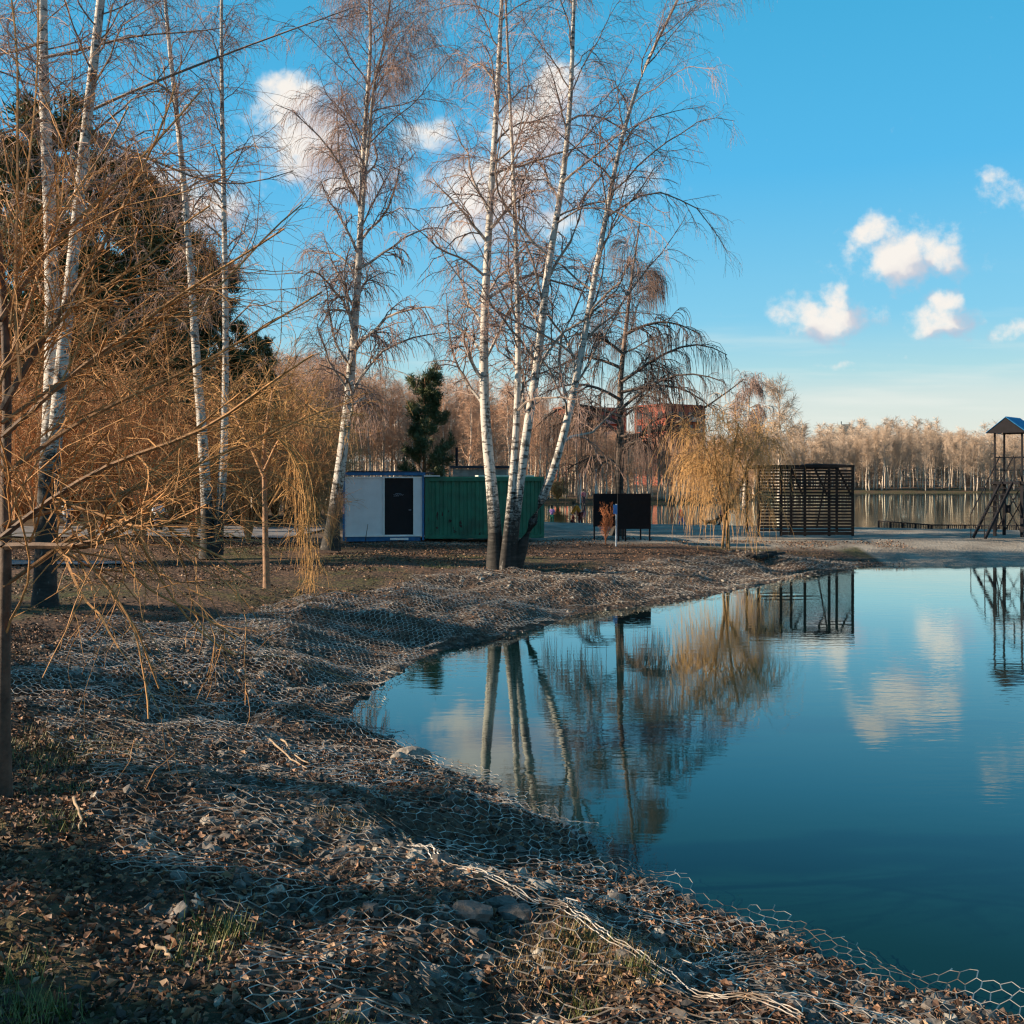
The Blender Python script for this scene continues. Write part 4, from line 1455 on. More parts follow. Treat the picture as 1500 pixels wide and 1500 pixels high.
# gable roof: ridge along local x
e = h2 + .24
ov = h2 + .30
rv = MB()
for sy in (-1, 1):
    n = 14
    for i in range(n):
        xa, xb = -ov + 2 * ov * i / n, -ov + 2 * ov * (i + 1) / n
        xm = (xa + xb) / 2
        for (p, q, za_, zb_) in ((xa, xm, 0, .018), (xm, xb, .018, 0)):
            vs = [(p, sy * e, ze - .05 + za_), (q, sy * e, ze - .05 + zb_), (q, 0, za + zb_), (p, 0, za + za_),
                  (p, sy * e, ze - .07 + za_), (q, sy * e, ze - .07 + zb_), (q, 0, za - .02 + zb_), (p, 0, za - .02 + za_)]
            rv.add(vs, [(0, 1, 2, 3), (7, 6, 5, 4), (0, 4, 5, 1), (3, 2, 6, 7), (0, 3, 7, 4), (1, 5, 6, 2)])
rv.build('roof', M['blue_roof'], tw)
gb = MB()
for sx in (-1, 1):
    xx = sx * (ov - .05)
    gb.add([(xx, -e + .03, ze - .08), (xx, e - .03, ze - .08), (xx, 0, za - .05), (xx + .02 * sx, -e + .03, ze - .08), (xx + .02 * sx, e - .03, ze - .08), (xx + .02 * sx, 0, za - .05)],
           [(0, 1, 2), (5, 4, 3), (0, 3, 4, 1), (1, 4, 5, 2), (2, 5, 3, 0)])
gb.build('gable', M['dark_steel'], tw)  # near-black panels stand in for the shade inside the roof end
xb = MB()
for (a, b_) in (((-h2, -h2), (-h2, h2)), ((-h2, -h2), (h2, -h2)), ((h2, -h2), (h2, h2)), ((-h2, h2), (h2, h2))):
    xb.bar((a[0], a[1], .12), (b_[0], b_[1], zp - .1), .035)
    xb.bar((b_[0], b_[1], .12), (a[0], a[1], zp - .1), .035)
xb.build('cross_brace', M['dark_steel'], tw)
pl = MB()
pl.box((-h2, 0, zp / 2 + .02), (.05, .17, .30)).box((0, -h2, zp / 2 + .02), (.17, .05, .30))
pl.box((0, -h2 - .04, zp / 2 + .04), (.30, .03, .28))
pl.build('gusset_plate', M['dark_steel'], tw)
run = 1.62
Ds = Vector((-.966, .259, 0))
Ns = Vector((.259, .966, 0))
S0 = Vector((-h2, .06, 0))


def sp(f_, side, z_):
    """point on the stair: f_ = 0 at the foot, 1 at the platform"""
    q = S0 + Ds * run * (1 - f_) + Ns * side
    return (q.x, q.y, z_)


stp = MB()
for sy in (-.25, .25):
    stp.bar(sp(0, sy, 0), sp(1, sy, zp), .05, .11)
stp.build('stringer', M['dark_steel'], tw)
st = MB()
rz = Matrix.Rotation(math.atan2(Ds.y, Ds.x), 3, 'Z')
for i in range(1, 9):
    st.box(sp(i / 9, 0, zp * i / 9), (.17, .48, .025), rz)
st.build('step', M['dark_steel'], tw)
for sy in (-.28, .28):
    hr = MB()
    hr.tube([sp(-.06, sy, -.02), sp(-.06, sy, .88), sp(1, sy, zp + .98)], .022, 6)
    hr.tube([sp(.45, sy, zp * .45), sp(.45, sy, zp * .45 + .95)], .020, 6)
    hr.build('handrail', M['dark_steel'], tw)

# ------------------------------------------------------------------ low railing on the shore
rlg = thing('railing', 'low dark metal railing along the lake edge between shelter and tower', 'railing', (27, 50, 0))
def rail_seg(a, b_, za0, za1, zb0, zb1, nb):
    a, b_ = np.array(a, float), np.array(b_, float)
    o = np.array([27, 50, 0.0])
    A0, A1 = np.array([*a, za0]) - o, np.array([*a, za1]) - o
    B0, B1 = np.array([*b_, zb0]) - o, np.array([*b_, zb1]) - o
    mbr = MB()
    mbr.bar(A1, B1, .05).bar(A0 + (A1 - A0) * .12, B0 + (B1 - B0) * .12, .04)
    mbr.build('rail', M['dark_steel'], rlg)
    mbb = MB()
    for i in range(nb + 1):
        f_ = i / nb
        mbb.bar(A0 + (B0 - A0) * f_, A1 + (B1 - A1) * f_, .03 if i % 8 else .07)
    bl = mbb.build('balusters', M['dark_steel'], rlg)


a_, b_, c_ = ((1287 - 750) * 52 / F, 52), ((1365 - 750) * 49 / F, 49), ((1560 - 750) * 46.5 / F, 46.5)
rail_seg(a_, b_, -.1, CAM_H - 63 * 52 / F, .12, CAM_H - 69 * 49 / F, 34)
rail_seg(b_, c_, .12, CAM_H - 69 * 49 / F, .20, CAM_H - 70 * 46.5 / F, 62)

# ------------------------------------------------------------------ brick buildings
def block(label, cx, cy, ang, L1_, L2_, top, rows):
    z0 = Hs(cx, cy)
    b_ = thing('apartment_building', label, 'building', (cx, cy, z0), rotz=0)
    hgt = top - z0
    d1 = Vector((-math.sin(ang), math.cos(ang), 0))      # left face direction
    d2 = Vector((math.cos(ang), math.sin(ang), 0))
    mb = MB()
    c0 = Vector((0, 0, 0))
    pts = [c0, c0 + d2 * L2_, c0 + d2 * L2_ + d1 * L1_, c0 + d1 * L1_]
    vs = [p for p in pts] + [p + Vector((0, 0, hgt)) for p in pts]
    mb.add(vs, [(0, 1, 5, 4), (1, 2, 6, 5), (2, 3, 7, 6), (3, 0, 4, 7), (4, 5, 6, 7)])
    mb.build('wall', M['brick'], b_)
    rot = Matrix.Rotation(ang, 3, 'Z')
    ctr = (pts[0] + pts[2]) / 2
    MB().box(ctr + Vector((0, 0, hgt + .25)), (L2_ + .5, L1_ + .5, .5), rot).build('parapet', M['brick'], b_)
    for r_ in range(rows):
        zz = hgt - 2.0 - r_ * 2.9
        if zz < 2: break
        for (dd, nn, LL) in ((d2, -d1, L2_), (d1, -d2, L1_)):
            nw = max(2, int(LL / 3.2))
            for i in range(nw):
                p = c0 + dd * LL * (i + .5) / nw + nn * .02 + Vector((0, 0, zz))
                w_ = MB().box(p, (1.5 if dd is d2 else .12, .12 if dd is d2 else 1.5, 1.5), rot)
                w_.build('window', M['window'], b_)
        p = c0 + d2 * L2_ * .72 - d1 * .5 + Vector((0, 0, zz - .9))
        MB().box(p, (3.6, 1.0, 1.0), rot).build('balcony', M['balcony'], b_)
    return b_


ang = math.radians(37)
block('red brick apartment block seen on its corner above the trees', (975 - 750) * 230 / F, 230, ang, 10, 13, CAM_H + 106 / F * 230, 4)
block('long dark red brick block left of the corner block', (832 - 750) * 240 / F, 240, math.radians(25), 7, 16, CAM_H + 102 / F * 240, 4)
tb = thing('apartment_building', 'tiny grey rooftop rising over the right far woods', 'building', ((1237 - 750) * 330 / F, 330, 2))
MB().box((0, 0, 8.5), (5, 5, 17)).box((0, 0, 17.4), (3, 3, 1.2)).build('wall', M['concrete'], tb)
MB().tube([(-1, 0, 17), (-1, 0, 19)], .15, 5).build('mast', M['dark_steel'], tb)

# pale posts on the far bank
for px, hgt, lab in ((850, 3.2, 'pale thin post on the far bank, left one'), (873, 3.8, 'pale thin post on the far bank, right one')):
    x = (px - 750) * 110 / F
    p = MB().tube([(0, 0, -.2), (0, 0, hgt)], .10, 6).build('post', M['snow_trim'])
    p.location = (x, 110, Hs(x, 110))
    tag(p, lab, 'post')

# ------------------------------------------------------------------ burnt logs by the willow
random.seed(9)
for i, (pxa, pya, pxb, pyb, lab) in enumerate(((1090, 816, 1128, 804, 'charred log lying lowest at the willow foot'), (1100, 807, 1136, 812, 'charred log crossing the pile beside the willow'),
                                               (1108, 803, 1120, 815, 'short charred log in the pile, end on'), (1104, 812, 1150, 806, 'longest charred log pointing at the shelter'))):
    a = W(pxa, pya, 32.0 - .2 * i)
    b_ = W(pxb, pyb, 32.0 + .2 * i)
    za, zb = Hs(a[0], a[1]) + .06 + .03 * i, Hs(b_[0], b_[1]) + .08 + .03 * i
    d = np.array([b_[0] - a[0], b_[1] - a[1], zb - za])
    pts = [tuple(d * f_ + rng.normal(size=3) * .015) for f_ in np.linspace(0, 1, 7)]
    o = MB().tube(pts, [.05, .065, .06, .065, .055, .05, .035], 7).build('log', M['log'], smooth=True)
    o.location = (a[0], a[1], za)
    tag(o, lab, 'log', 'charred logs by the willow')

# ------------------------------------------------------------------ people
M['skin'] = simple('skin', (0.55, 0.33, 0.24), .6, .05)
M['hair'] = simple('hair', (0.05, 0.03, 0.02), .8, .2)
M['shoe'] = simple('shoe', (0.04, 0.04, 0.045), .7, .2)
cloth = lambda n, c: simple('cloth_' + n, c, .9, .15)


def skinmesh(name, verts, edges, radii, mt, parent, sub=1, root=0):
    me = bpy.data.meshes.new(name)
    me.from_pydata(verts, edges, [])
    ob = bpy.data.objects.new('tmp', me)
    COL.objects.link(ob)
    md = ob.modifiers.new('s', 'SKIN')
    for i, r_ in enumerate(radii):
        me.skin_vertices[0].data[i].radius = (r_, r_)
    me.skin_vertices[0].data[root].use_root = True
    ss = ob.modifiers.new('ss', 'SUBSURF')
    ss.levels = sub
    ss.render_levels = sub
    dg = bpy.context.evaluated_depsgraph_get()
    m2 = bpy.data.meshes.new_from_object(ob.evaluated_get(dg))
    bpy.data.objects.remove(ob)
    m2.name = name
    m2.materials.clear()
    m2.materials.append(mt)
    m2.polygons.foreach_set('use_smooth', [True] * len(m2.polygons))
    o = bpy.data.objects.new(name, m2)
    COL.objects.link(o)
    o.parent = parent
    return o


def person(label, loc, rotz, h, jacket, trousers, legs, arms, lean=0.0, crouch=0.0, hair=(.05, .03, .02), group=None):
    """legs: ((fx,kx) per leg) fore-aft offsets; arms: hand positions; figure faces local -y"""
    root = thing('person', label, 'person', loc, group, rotz)
    root.scale = (h / 1.75,) * 3
    hipz = .92 * (1 - crouch * .55)
    ly = -lean
    hip = (0, 0, hipz)
    waist = (0, ly * .25, hipz + .17)
    chest = (0, ly * .7, hipz + .40 - abs(lean) * .12)
    neck = (0, ly * 1.0, hipz + .56 - abs(lean) * .22)
    chin = (0, ly * 1.12 - .01, hipz + .64 - abs(lean) * .28)
    head = (0, ly * 1.2 - .02, hipz + .73 - abs(lean) * .34)
    crown = (0, ly * 1.25, hipz + .82 - abs(lean) * .38)
    V = [hip, waist, chest, neck, chin, head, crown]
    R = [.13, .115, .135, .055, .07, .092, .06]
    E = [(0, 1), (1, 2), (2, 3), (3, 4), (4, 5), (5, 6)]
    legi, armi = [], []
    for sx, (ky, kz, fy, fz) in zip((-1, 1), legs):
        b0 = len(V)
        V += [(sx * .09, 0, hipz - .05), (sx * .10, ky, kz * (1 - crouch * .2)), (sx * .10, fy, fz + .08), (sx * .11, fy - .16, fz + .03)]
        R += [.085, .06, .042, .04]
        E += [(0, b0), (b0, b0 + 1), (b0 + 1, b0 + 2), (b0 + 2, b0 + 3)]
        legi.append(b0)
    for sx, (ex, ey, ez, hx, hy, hz) in zip((-1, 1), arms):
        b0 = len(V)
        sh_ = (sx * .17, chest[1], chest[2] + .09)
        V += [sh_, (sx * ex, chest[1] + ey, chest[2] + ez), (sx * hx, chest[1] + hy, chest[2] + hz), (sx * hx, chest[1] + hy * 1.15 - .02, chest[2] + hz - .07)]
        R += [.055, .042, .03, .028]
        E += [(2, b0), (b0, b0 + 1), (b0 + 1, b0 + 2), (b0 + 2, b0 + 3)]
        armi.append(b0)
    skinmesh('body', V, E, R, M['skin'], root, 1, 0)
    idx = [0, 1, 2]
    vs = [V[i] for i in idx]
    rs_ = [.165, .15, .165]
    es = [(0, 1), (1, 2)]
    nk = len(vs); vs.append(neck); rs_.append(.085); es.append((2, nk))
    for b0 in armi:
        k0 = len(vs)
        vs += [V[b0], V[b0 + 1], V[b0 + 2]]
        rs_ += [.075, .062, .05]
        es += [(2, k0), (k0, k0 + 1), (k0 + 1, k0 + 2)]
    skinmesh('jacket', vs, es, rs_, jacket, root, 1, 0)
    vs, rs_, es = [hip], [.155], []
    for b0 in legi:
        k0 = len(vs)
        vs += [V[b0], V[b0 + 1], V[b0 + 2]]
        rs_ += [.105, .08, .065]
        es += [(0, k0), (k0, k0 + 1), (k0 + 1, k0 + 2)]
    skinmesh('trousers', vs, es, rs_, trousers, root, 1, 0)
    for b0 in legi:
        a_, c_ = V[b0 + 2], V[b0 + 3]
        skinmesh('shoe', [(a_[0], a_[1] + .04, a_[2] - .03), (c_[0], c_[1] - .02, c_[2] + .01)], [(0, 1)], [.05, .042], M['shoe'], root, 1, 0)
    hm = simple('hair_' + label[:6], hair, .8, .2)
    skinmesh('hair', [(0, head[1] + .03, head[2] - .02), (0, head[1] + .02, head[2] + .06), (0, head[1] + .01, head[2] + .11)], [(0, 1), (1, 2)], [.085, .10, .06], hm, root, 1, 1)
    fc = MB()
    for sx in (-1, 1):
        fc.box((sx * .032, head[1] - .088, head[2] + .0), (.018, .012, .012))
    fc.box((0, head[1] - .084, head[2] - .06), (.04, .012, .01))
    fc.build('eyes', M['hair'], root)
    MB().tube([(0, head[1] - .085, head[2] + .01), (0, head[1] - .115, head[2] - .02), (0, head[1] - .085, head[2] - .03)], [.006, .014, .01], 6).build('nose', M['skin'], root)
    return root


stand = ((.0, .48, .0, 0), (.0, .48, .0, 0))
walk = ((-.16, .50, -.22, .0), (.08, .46, .36, .03))
armd = ((.24, .02, -.18, .24, -.04, -.42), (.24, .02, -.18, .24, -.04, -.42))
armf = ((.22, -.10, -.12, .14, -.34, -.10), (.22, -.10, -.12, .14, -.34, -.10))


def gp(px, Y):
    x = (px - 750) * Y / F
    return (x, Y, Hs(x, Y) - .01)


person('child in a lilac jacket and green trousers standing by the lake', gp(808.5, 60), math.radians(160), 1.12, cloth('lilac', (.42, .22, .52)), cloth('green', (.02, .22, .14)), stand, armf)
person('person in an orange jacket bending over a child at the lake edge', gp(850, 60), math.radians(-75), 1.55, cloth('orange', (.75, .22, .02)), cloth('maroon', (.22, .04, .03)), ((-.06, .48, .02, 0), (.04, .47, .12, 0)), ((.2, -.2, -.25, .12, -.34, -.42), (.2, -.2, -.25, .12, -.34, -.42)), lean=.38)
person('child in a red suit crouching in front of the orange jacket', gp(838, 59), math.radians(90), 1.0, cloth('red', (.42, .05, .03)), cloth('darkred', (.30, .04, .03)), ((-.32, .42, -.18, 0), (-.30, .42, -.14, 0)), armf, lean=.2, crouch=.8)
person('person in a red jacket and blue trousers striding along the beach', gp(998, 58), math.radians(95), 1.34, cloth('scarlet', (.62, .03, .05)), cloth('blue', (.05, .16, .42)), walk, ((.26, .12, -.16, .22, .02, -.38), (.24, -.08, -.16, .2, -.26, -.30)), hair=(.35, .2, .1))
person('person in dark purple clothes behind the golden willow', gp(1057, 57), math.radians(80), 1.5, cloth('purple', (.10, .05, .14)), cloth('black', (.02, .02, .03)), walk, armd, lean=.1)
person('person in a pale striped jacket crouching behind the willow twigs', gp(231, 42), math.radians(30), 1.75, cloth('pale', (.62, .68, .74)), cloth('navy', (.03, .04, .07)), ((-.34, .48, -.12, 0), (-.34, .48, -.12, 0)), armf, lean=.12, crouch=.75)
person('person in an orange top standing left of the pale jacket', gp(197, 46), math.radians(200), 1.5, cloth('amber', (.60, .20, .04)), cloth('brown', (.06, .03, .03)), stand, armd)
person('person in grey and white behind the twin birch', gp(97, 44), math.radians(60), 1.6, cloth('grey', (.45, .48, .52)), cloth('slate', (.05, .06, .08)), ((-.3, .47, -.1, 0), (-.3, .47, -.1, 0)), armf, crouch=.6)
person('tiny person in pink on the far bank', gp(855, 109), math.radians(10), 1.6, cloth('pink', (.75, .2, .25)), cloth('dusk', (.1, .06, .08)), stand, armd)

# brown dog beside the purple figure
dg_ = thing('dog', 'brown dog on the beach beside the purple clothed person', 'dog', gp(1040, 57))
dv = [(0, 0, .42), (.25, 0, .44), (-.25, 0, .42), (.38, 0, .56), (.46, 0, .64), (.58, 0, .61), (-.42, 0, .52), (-.55, 0, .62)]
dr_ = [.11, .125, .10, .075, .085, .045, .025, .018]
de = [(0, 1), (0, 2), (1, 3), (3, 4), (4, 5), (2, 6), (6, 7)]
for (lx, kx, fx) in ((.26, .24, .27), (-.24, -.16, -.28)):
    for sy in (-.07, .07):
        b0 = len(dv)
        dv += [(lx, sy, .34), (kx, sy * 1.1, .22 if lx < 0 else .2), (fx, sy * 1.1, .12), (fx + .02, sy * 1.1, .03)]
        dr_ += [.055, .04, .028, .028]
        de += [(1 if lx > 0 else 2, b0), (b0, b0 + 1), (b0 + 1, b0 + 2), (b0 + 2, b0 + 3)]
skinmesh('body', dv, de, dr_, simple('fur', (.16, .07, .03), .9, .3), dg_, 1, 0)
MB().tube([(.45, -.05, .70), (.44, -.07, .76)], [.03, .008], 5).tube([(.45, .05, .70), (.44, .07, .76)], [.03, .008], 5).build('ears', M['log'], dg_)

# ------------------------------------------------------------------ stone filled wire mattresses
def lift(x, y):
    return .000 + .085 * fbm(x * 2.2, y * 2.2, 77, 3)


def wire_z(x, y):
    z, dp, dl = Hfull(x, y)
    edge = sstep(dp, .35, -.1)
    zz = np.maximum(z, -.02) + lift(x, y) + edge * (.02 + .13 * vnoise(x * 3.1, y * 3.1, 5))
    return zz, dp


def hexwires(theta, x0, x1, y0, y1, keepfn, seed, cell=.085, thick=1.0):
    r = np.random.default_rng(seed)
    # hex lattice: zigzag rows along local x, twisted joins along local y
    a = cell / 2
    hgt = cell * .38
    tw_ = cell * .62
    c_, s_ = math.cos(theta), math.sin(theta)
    R_ = math.hypot(x1 - x0, y1 - y0) / 2 + cell * 2
    cx, cy = (x0 + x1) / 2, (y0 + y1) / 2
    ni, nj = int(R_ / a), int(R_ / (hgt + tw_))
    I, J = np.meshgrid(np.arange(-ni, ni), np.arange(-nj, nj), indexing='ij')
    # node rows: each row j has zigzag nodes at i*a, alternating y offset
    par = (I + J) % 2
    X = I * a
    Y = J * (hgt + tw_) + np.where(par == 0, 0, hgt)
    jit = r.normal(size=(2,) + X.shape) * cell * .07
    X = X + jit[0]
    Y = Y + jit[1]
    Wx = cx + X * c_ - Y * s_
    Wy = cy + X * s_ + Y * c_
    Wx = Wx + (fbm(Wx * .8, Wy * .8, seed) - .5) * .35
    Wy = Wy + (fbm(Wx * .8 + 50, Wy * .8, seed + 3) - .5) * .35
    shp = Wx.shape
    Wz, dp = wire_z(Wx.ravel(), Wy.ravel())
    Wz = Wz + r.normal(size=Wz.shape) * .004
    ok = keepfn(Wx.ravel(), Wy.ravel(), dp).reshape(shp)
    P = np.stack([Wx.ravel(), Wy.ravel(), Wz], 1).reshape(shp + (3,))
    segA = []
    segs = []
    k1 = ok[:-1] & ok[1:]
    A, B = P[:-1][k1], P[1:][k1]
    segs.append((A, B, np.full(len(A), .0021)))
    # joins from the upper node (par==1) of row j to the lower node (par==0) of row j+1 -> same i, parity flips
    k2 = ok[:, :-1] & ok[:, 1:] & (par[:, :-1] == 1)
    A, B = P[:, :-1][k2], P[:, 1:][k2]
    segs.append((A, B, np.full(len(A), .0037)))
    A = np.concatenate([s[0] for s in segs])
    B = np.concatenate([s[1] for s in segs])
    rr_ = np.concatenate([s[2] for s in segs]) * thick
    mid = (A + B) / 2
    rr_ = rr_ * np.clip(mid[:, 1] / 8.5, 1, 1.35)
    PP = np.stack([A, B], 1)
    RR_ = np.stack([rr_, rr_], 1)
    return tubes(PP, RR_, 3)


def selvedge(pts, rr_=.006, seed=1, loops=True):
    """two twisted wires following ground points plus lacing"""
    q = []
    for (px, py, z) in pts:
        Y = (CAM_H - z) * F / (py - 700)
        q.append(((px - 750) * Y / F, Y))
    q = resample(np.array([(a, b_, 0) for a, b_ in q]), 160)
    z, dp = wire_z(q[:, 0], q[:, 1])
    q[:, 2] = z + .012
    q[:, :2] += np.random.default_rng(seed).normal(size=(160, 2)) * .004
    t_ = np.linspace(0, 60, 160)
    n_ = norm(np.cross(np.gradient(q, axis=0), [0, 0, 1.0]))
    P1 = q + n_ * np.sin(t_)[:, None] * .010 + np.array([0, 0, 1]) * np.cos(t_)[:, None] * .006
    P2 = q - n_ * np.sin(t_)[:, None] * .010 - np.array([0, 0, 1]) * np.cos(t_)[:, None] * .006
    P3 = q + n_ * .045 + np.array([0, 0, .004])
    return tubes(np.stack([P1, P2, P3]), np.full((3, 160), rr_ * .5), 4)


def seam_side(x, y):
    # >0 on the water side of the long near seam
    x0, y0, x1, y1 = -.75, 6.9, 1.6, 3.9
    return (x1 - x0) * (y - y0) - (y1 - y0) * (x - x0)


BW = 3.55
leftside = lambda x, y: (x + 2.9) * (3.56 - 7.1) - (y - 7.1) * (-.78 + 2.9)   # positive on the leaf litter side
bandk = lambda dp, x, y: ((y > 9) | (leftside(x + (vnoise(x * 1.5, y * 1.5, 4) - .5) * .8, y) < 0)) & (dp > -.05 - .22 * (vnoise(x * 2.3, y * 2.3, 14) ** 2)) & (dp < BW + (vnoise(x * .7, y * .7, 8) - .5) * 1.2)
panels = [
    ('wire netting laid over stones at the near left bank, fine upright zigzags', 0.06 + math.pi / 2, (-6, 4, 2.6, 9.6), lambda x, y, dp: bandk(dp, x, y) & (seam_side(x, y) < .0) & (y < 9.5), [((590, 1212, .55), (650, 1262, .55), (760, 1310, .5), (830, 1340, .5), (940, 1400, .5), (1060, 1450, .5), (1180, 1500, .5))], 1),
    ('wire netting with torn wavy edge hanging into the pond at lower right', -.55, (-2.5, 5, 2.6, 9.6), lambda x, y, dp: bandk(dp, x, y) & (seam_side(x, y) >= .0) & (y < 9.5), [((985, 1300, .15), (940, 1290, .25), (880, 1310, .35), (835, 1335, .45)), ((1180, 1378, .1), (1100, 1375, .2), (1040, 1370, .3), (1000, 1400, .4))], 2),
    ('wire netting over stones around the inner corner of the pond', .35, (-8, 3, 9.5, 14.5), lambda x, y, dp: bandk(dp, x, y) & (y >= 9.5) & (y < 14.5), [((385, 1130, .6), (440, 1150, .5), (520, 1170, .4), (560, 1200, .4)), ], 3),
    ('wire netting over stones on the bank below the golden willow strands', -.2, (-8, 6, 14.5, 21.5), lambda x, y, dp: bandk(dp, x, y) & (y >= 14.5) & (y < 21.5), [], 4),
    ('wire netting along the far tip of the stone bank', .15, (-4, 13, 21.5, 34), lambda x, y, dp: bandk(dp, x, y) & (y >= 21.5) & (x < 11.5) & (y < 33), [], 5)]
for lab, th_, (xa, xb_, ya, yb), kf, seams, sd_ in panels:
    far = ya > 20
    root = thing('wire_netting', lab, 'wire netting', ((xa + xb_) / 2, (ya + yb) / 2, 0), 'stone mattress netting panels')
    o0 = np.array([(xa + xb_) / 2, (ya + yb) / 2, 0])
    v, f, th = hexwires(th_, xa, xb_, ya, yb, kf, sd_, cell=.088 if not far else .13)
    np_mesh('mesh_wires', v - o0, f, M['wire'], root)
    for s_ in seams:
        v, f, th = selvedge(s_, seed=sd_)
        np_mesh('seam_wire', v - o0, f, M['wire'], root)

# stones
def scatter(n, x0, x1, y0, y1, keep, seed, bias=1.0):
    r = np.random.default_rng(seed)
    x = r.uniform(x0, x1, n)
    y = y0 + (y1 - y0) * r.random(n) ** bias
    z, dp, dl = Hfull(x, y)
    k_ = keep(x, y, dp, dl) & (np.abs(x) < y * .56 + 1.5)
    return x[k_], y[k_], z[k_], dp[k_], r


# icosphere base
t_ = (1 + 5 ** .5) / 2
ico = norm(np.array([(-1, t_, 0), (1, t_, 0), (-1, -t_, 0), (1, -t_, 0), (0, -1, t_), (0, 1, t_), (0, -1, -t_), (0, 1, -t_), (t_, 0, -1), (t_, 0, 1), (-t_, 0, -1), (-t_, 0, 1)], float))
icf = np.array([(0, 11, 5), (0, 5, 1), (0, 1, 7), (0, 7, 10), (0, 10, 11), (1, 5, 9), (5, 11, 4), (11, 10, 2), (10, 7, 6), (7, 1, 8), (3, 9, 4), (3, 4, 2), (3, 2, 6), (3, 6, 8), (3, 8, 9), (4, 9, 5), (2, 4, 11), (6, 2, 10), (8, 6, 7), (9, 8, 1)])


def subdiv(v, f):
    v = list(map(tuple, v))
    cache = {}
    out = []
    def mid(a, b_):
        k_ = (min(a, b_), max(a, b_))
        if k_ not in cache:
            m_ = np.array(v[a]) + np.array(v[b_])
            v.append(tuple(m_ / np.linalg.norm(m_)))
            cache[k_] = len(v) - 1
        return cache[k_]
    for a, b_, c_ in f:
        d_, e_, g_ = mid(a, b_), mid(b_, c_), mid(c_, a)
        out += [(a, d_, g_), (b_, e_, d_), (c_, g_, e_), (d_, e_, g_)]
    return np.array(v), np.array(out)


ico2, icf2 = subdiv(ico, icf)


def stones(name, label, x, y, z, size, r, v0, f0, zoff=-.2):
    n = len(x)
    nv = len(v0)
    S_ = size[:, None] * (0.65 + .7 * r.random((n, 3)))
    S_[:, 2] *= .75
    # facet: random planes chop
    V = v0[None] * (1 + (r.random((n, nv, 1)) - .5) * .55)
    for _ in range(3):
        pn = norm(r.normal(size=(n, 1, 3)))
        dd = np.sum(V * pn, -1, keepdims=True)
        V = V - pn * np.maximum(dd - .55, 0)
    V = V * S_[:, None, :]
    a = r.uniform(0, 6.28, n)
    c_, s_ = np.cos(a)[:, None], np.sin(a)[:, None]
    X = V[..., 0] * c_ - V[..., 1] * s_
    Yy_ = V[..., 0] * s_ + V[..., 1] * c_
    Q = np.stack([X + x[:, None], Yy_ + y[:, None], V[..., 2] + (z + zoff * size)[:, None]], -1).reshape(-1, 3)
    Fs = (f0[None] + (np.arange(n) * nv)[:, None, None]).reshape(-1, 3)
    o = np_mesh(name, Q, Fs, M['stone'], attrs={'rnd': np.repeat(r.random(n), nv)})
    return tag(o, label, 'stones', kind='stuff')


x, y, z, dp, r = scatter(26000, -7, 5, 3, 15, lambda x, y, dp, dl: (dp > -.5) & (dp < 3.7) & ((y > 9) | ((x + 2.9) * (3.56 - 7.1) - (y - 7.1) * 2.12 < .6)), 101, 1.3)
pat = fbm(x * .8, y * .8, 66)
kk = pat + r.random(len(x)) * .5 > .62
x, y, z = x[kk], y[kk], z[kk]
stones('rubble', 'grey rubble stones under the near wire netting', x, y, z, .018 + .055 * r.random(len(x)) ** 2.2, r, ico2, icf2)
x, y, z, dp, r = scatter(14000, -8, 12, 14, 33.5, lambda x, y, dp, dl: (dp > -.35) & (dp < 3.6), 102)
stones('rubble', 'grey rubble stones under the far wire netting', x, y, z, .03 + .05 * r.random(len(x)) ** 2, r, ico, icf)
# a few bigger shore stones as things
random.seed(12)
for i, (px, py, s_, lab) in enumerate(((605, 1112, .17, 'pale sunlit boulder at the water edge of the inner bank'), (585, 1128, .10, 'smaller pale stone left of the sunlit boulder'), (745, 1202, .09, 'brown stone at the tip of the netted spit'),
                                       (640, 1270, .09, 'flat grey stone under the netting beside the long seam'), (690, 1355, .12, 'rounded grey stone under the near netting, lower middle'), (760, 1340, .12, 'angular bluish stone under the near netting'),
                                       (735, 1325, .10, 'rounded stone above the angular bluish stone'))):
    Y = (CAM_H - (.08 if i < 3 else .5)) * F / (py - 700)
    xx = (px - 750) * Y / F
    v = subdiv(ico2, icf2)[0]
    f_ = subdiv(ico2, icf2)[1]
    rr_ = np.random.default_rng(200 + i)
    V = v * (1 + .16 * (vnoise(v[:, 0] * 2 + i, v[:, 1] * 2 + v[:, 2] * 3, i) - .5)[:, None] * 2)
    for _ in range(5):
        pn = norm(rr_.normal(size=3))
        V = V - pn * np.maximum((V @ pn) - .72, 0)[:, None]
    V = V * np.array([s_, s_ * .8, s_ * .6])
    o = np_mesh('boulder', V, f_, M['stone'], attrs={'rnd': np.full(len(V), .85 if i < 3 else .45)}, smooth=False)
    o.location = (xx, Y, max(Hs(xx, Y), 0) + s_ * .2)
    tag(o, lab, 'stone')


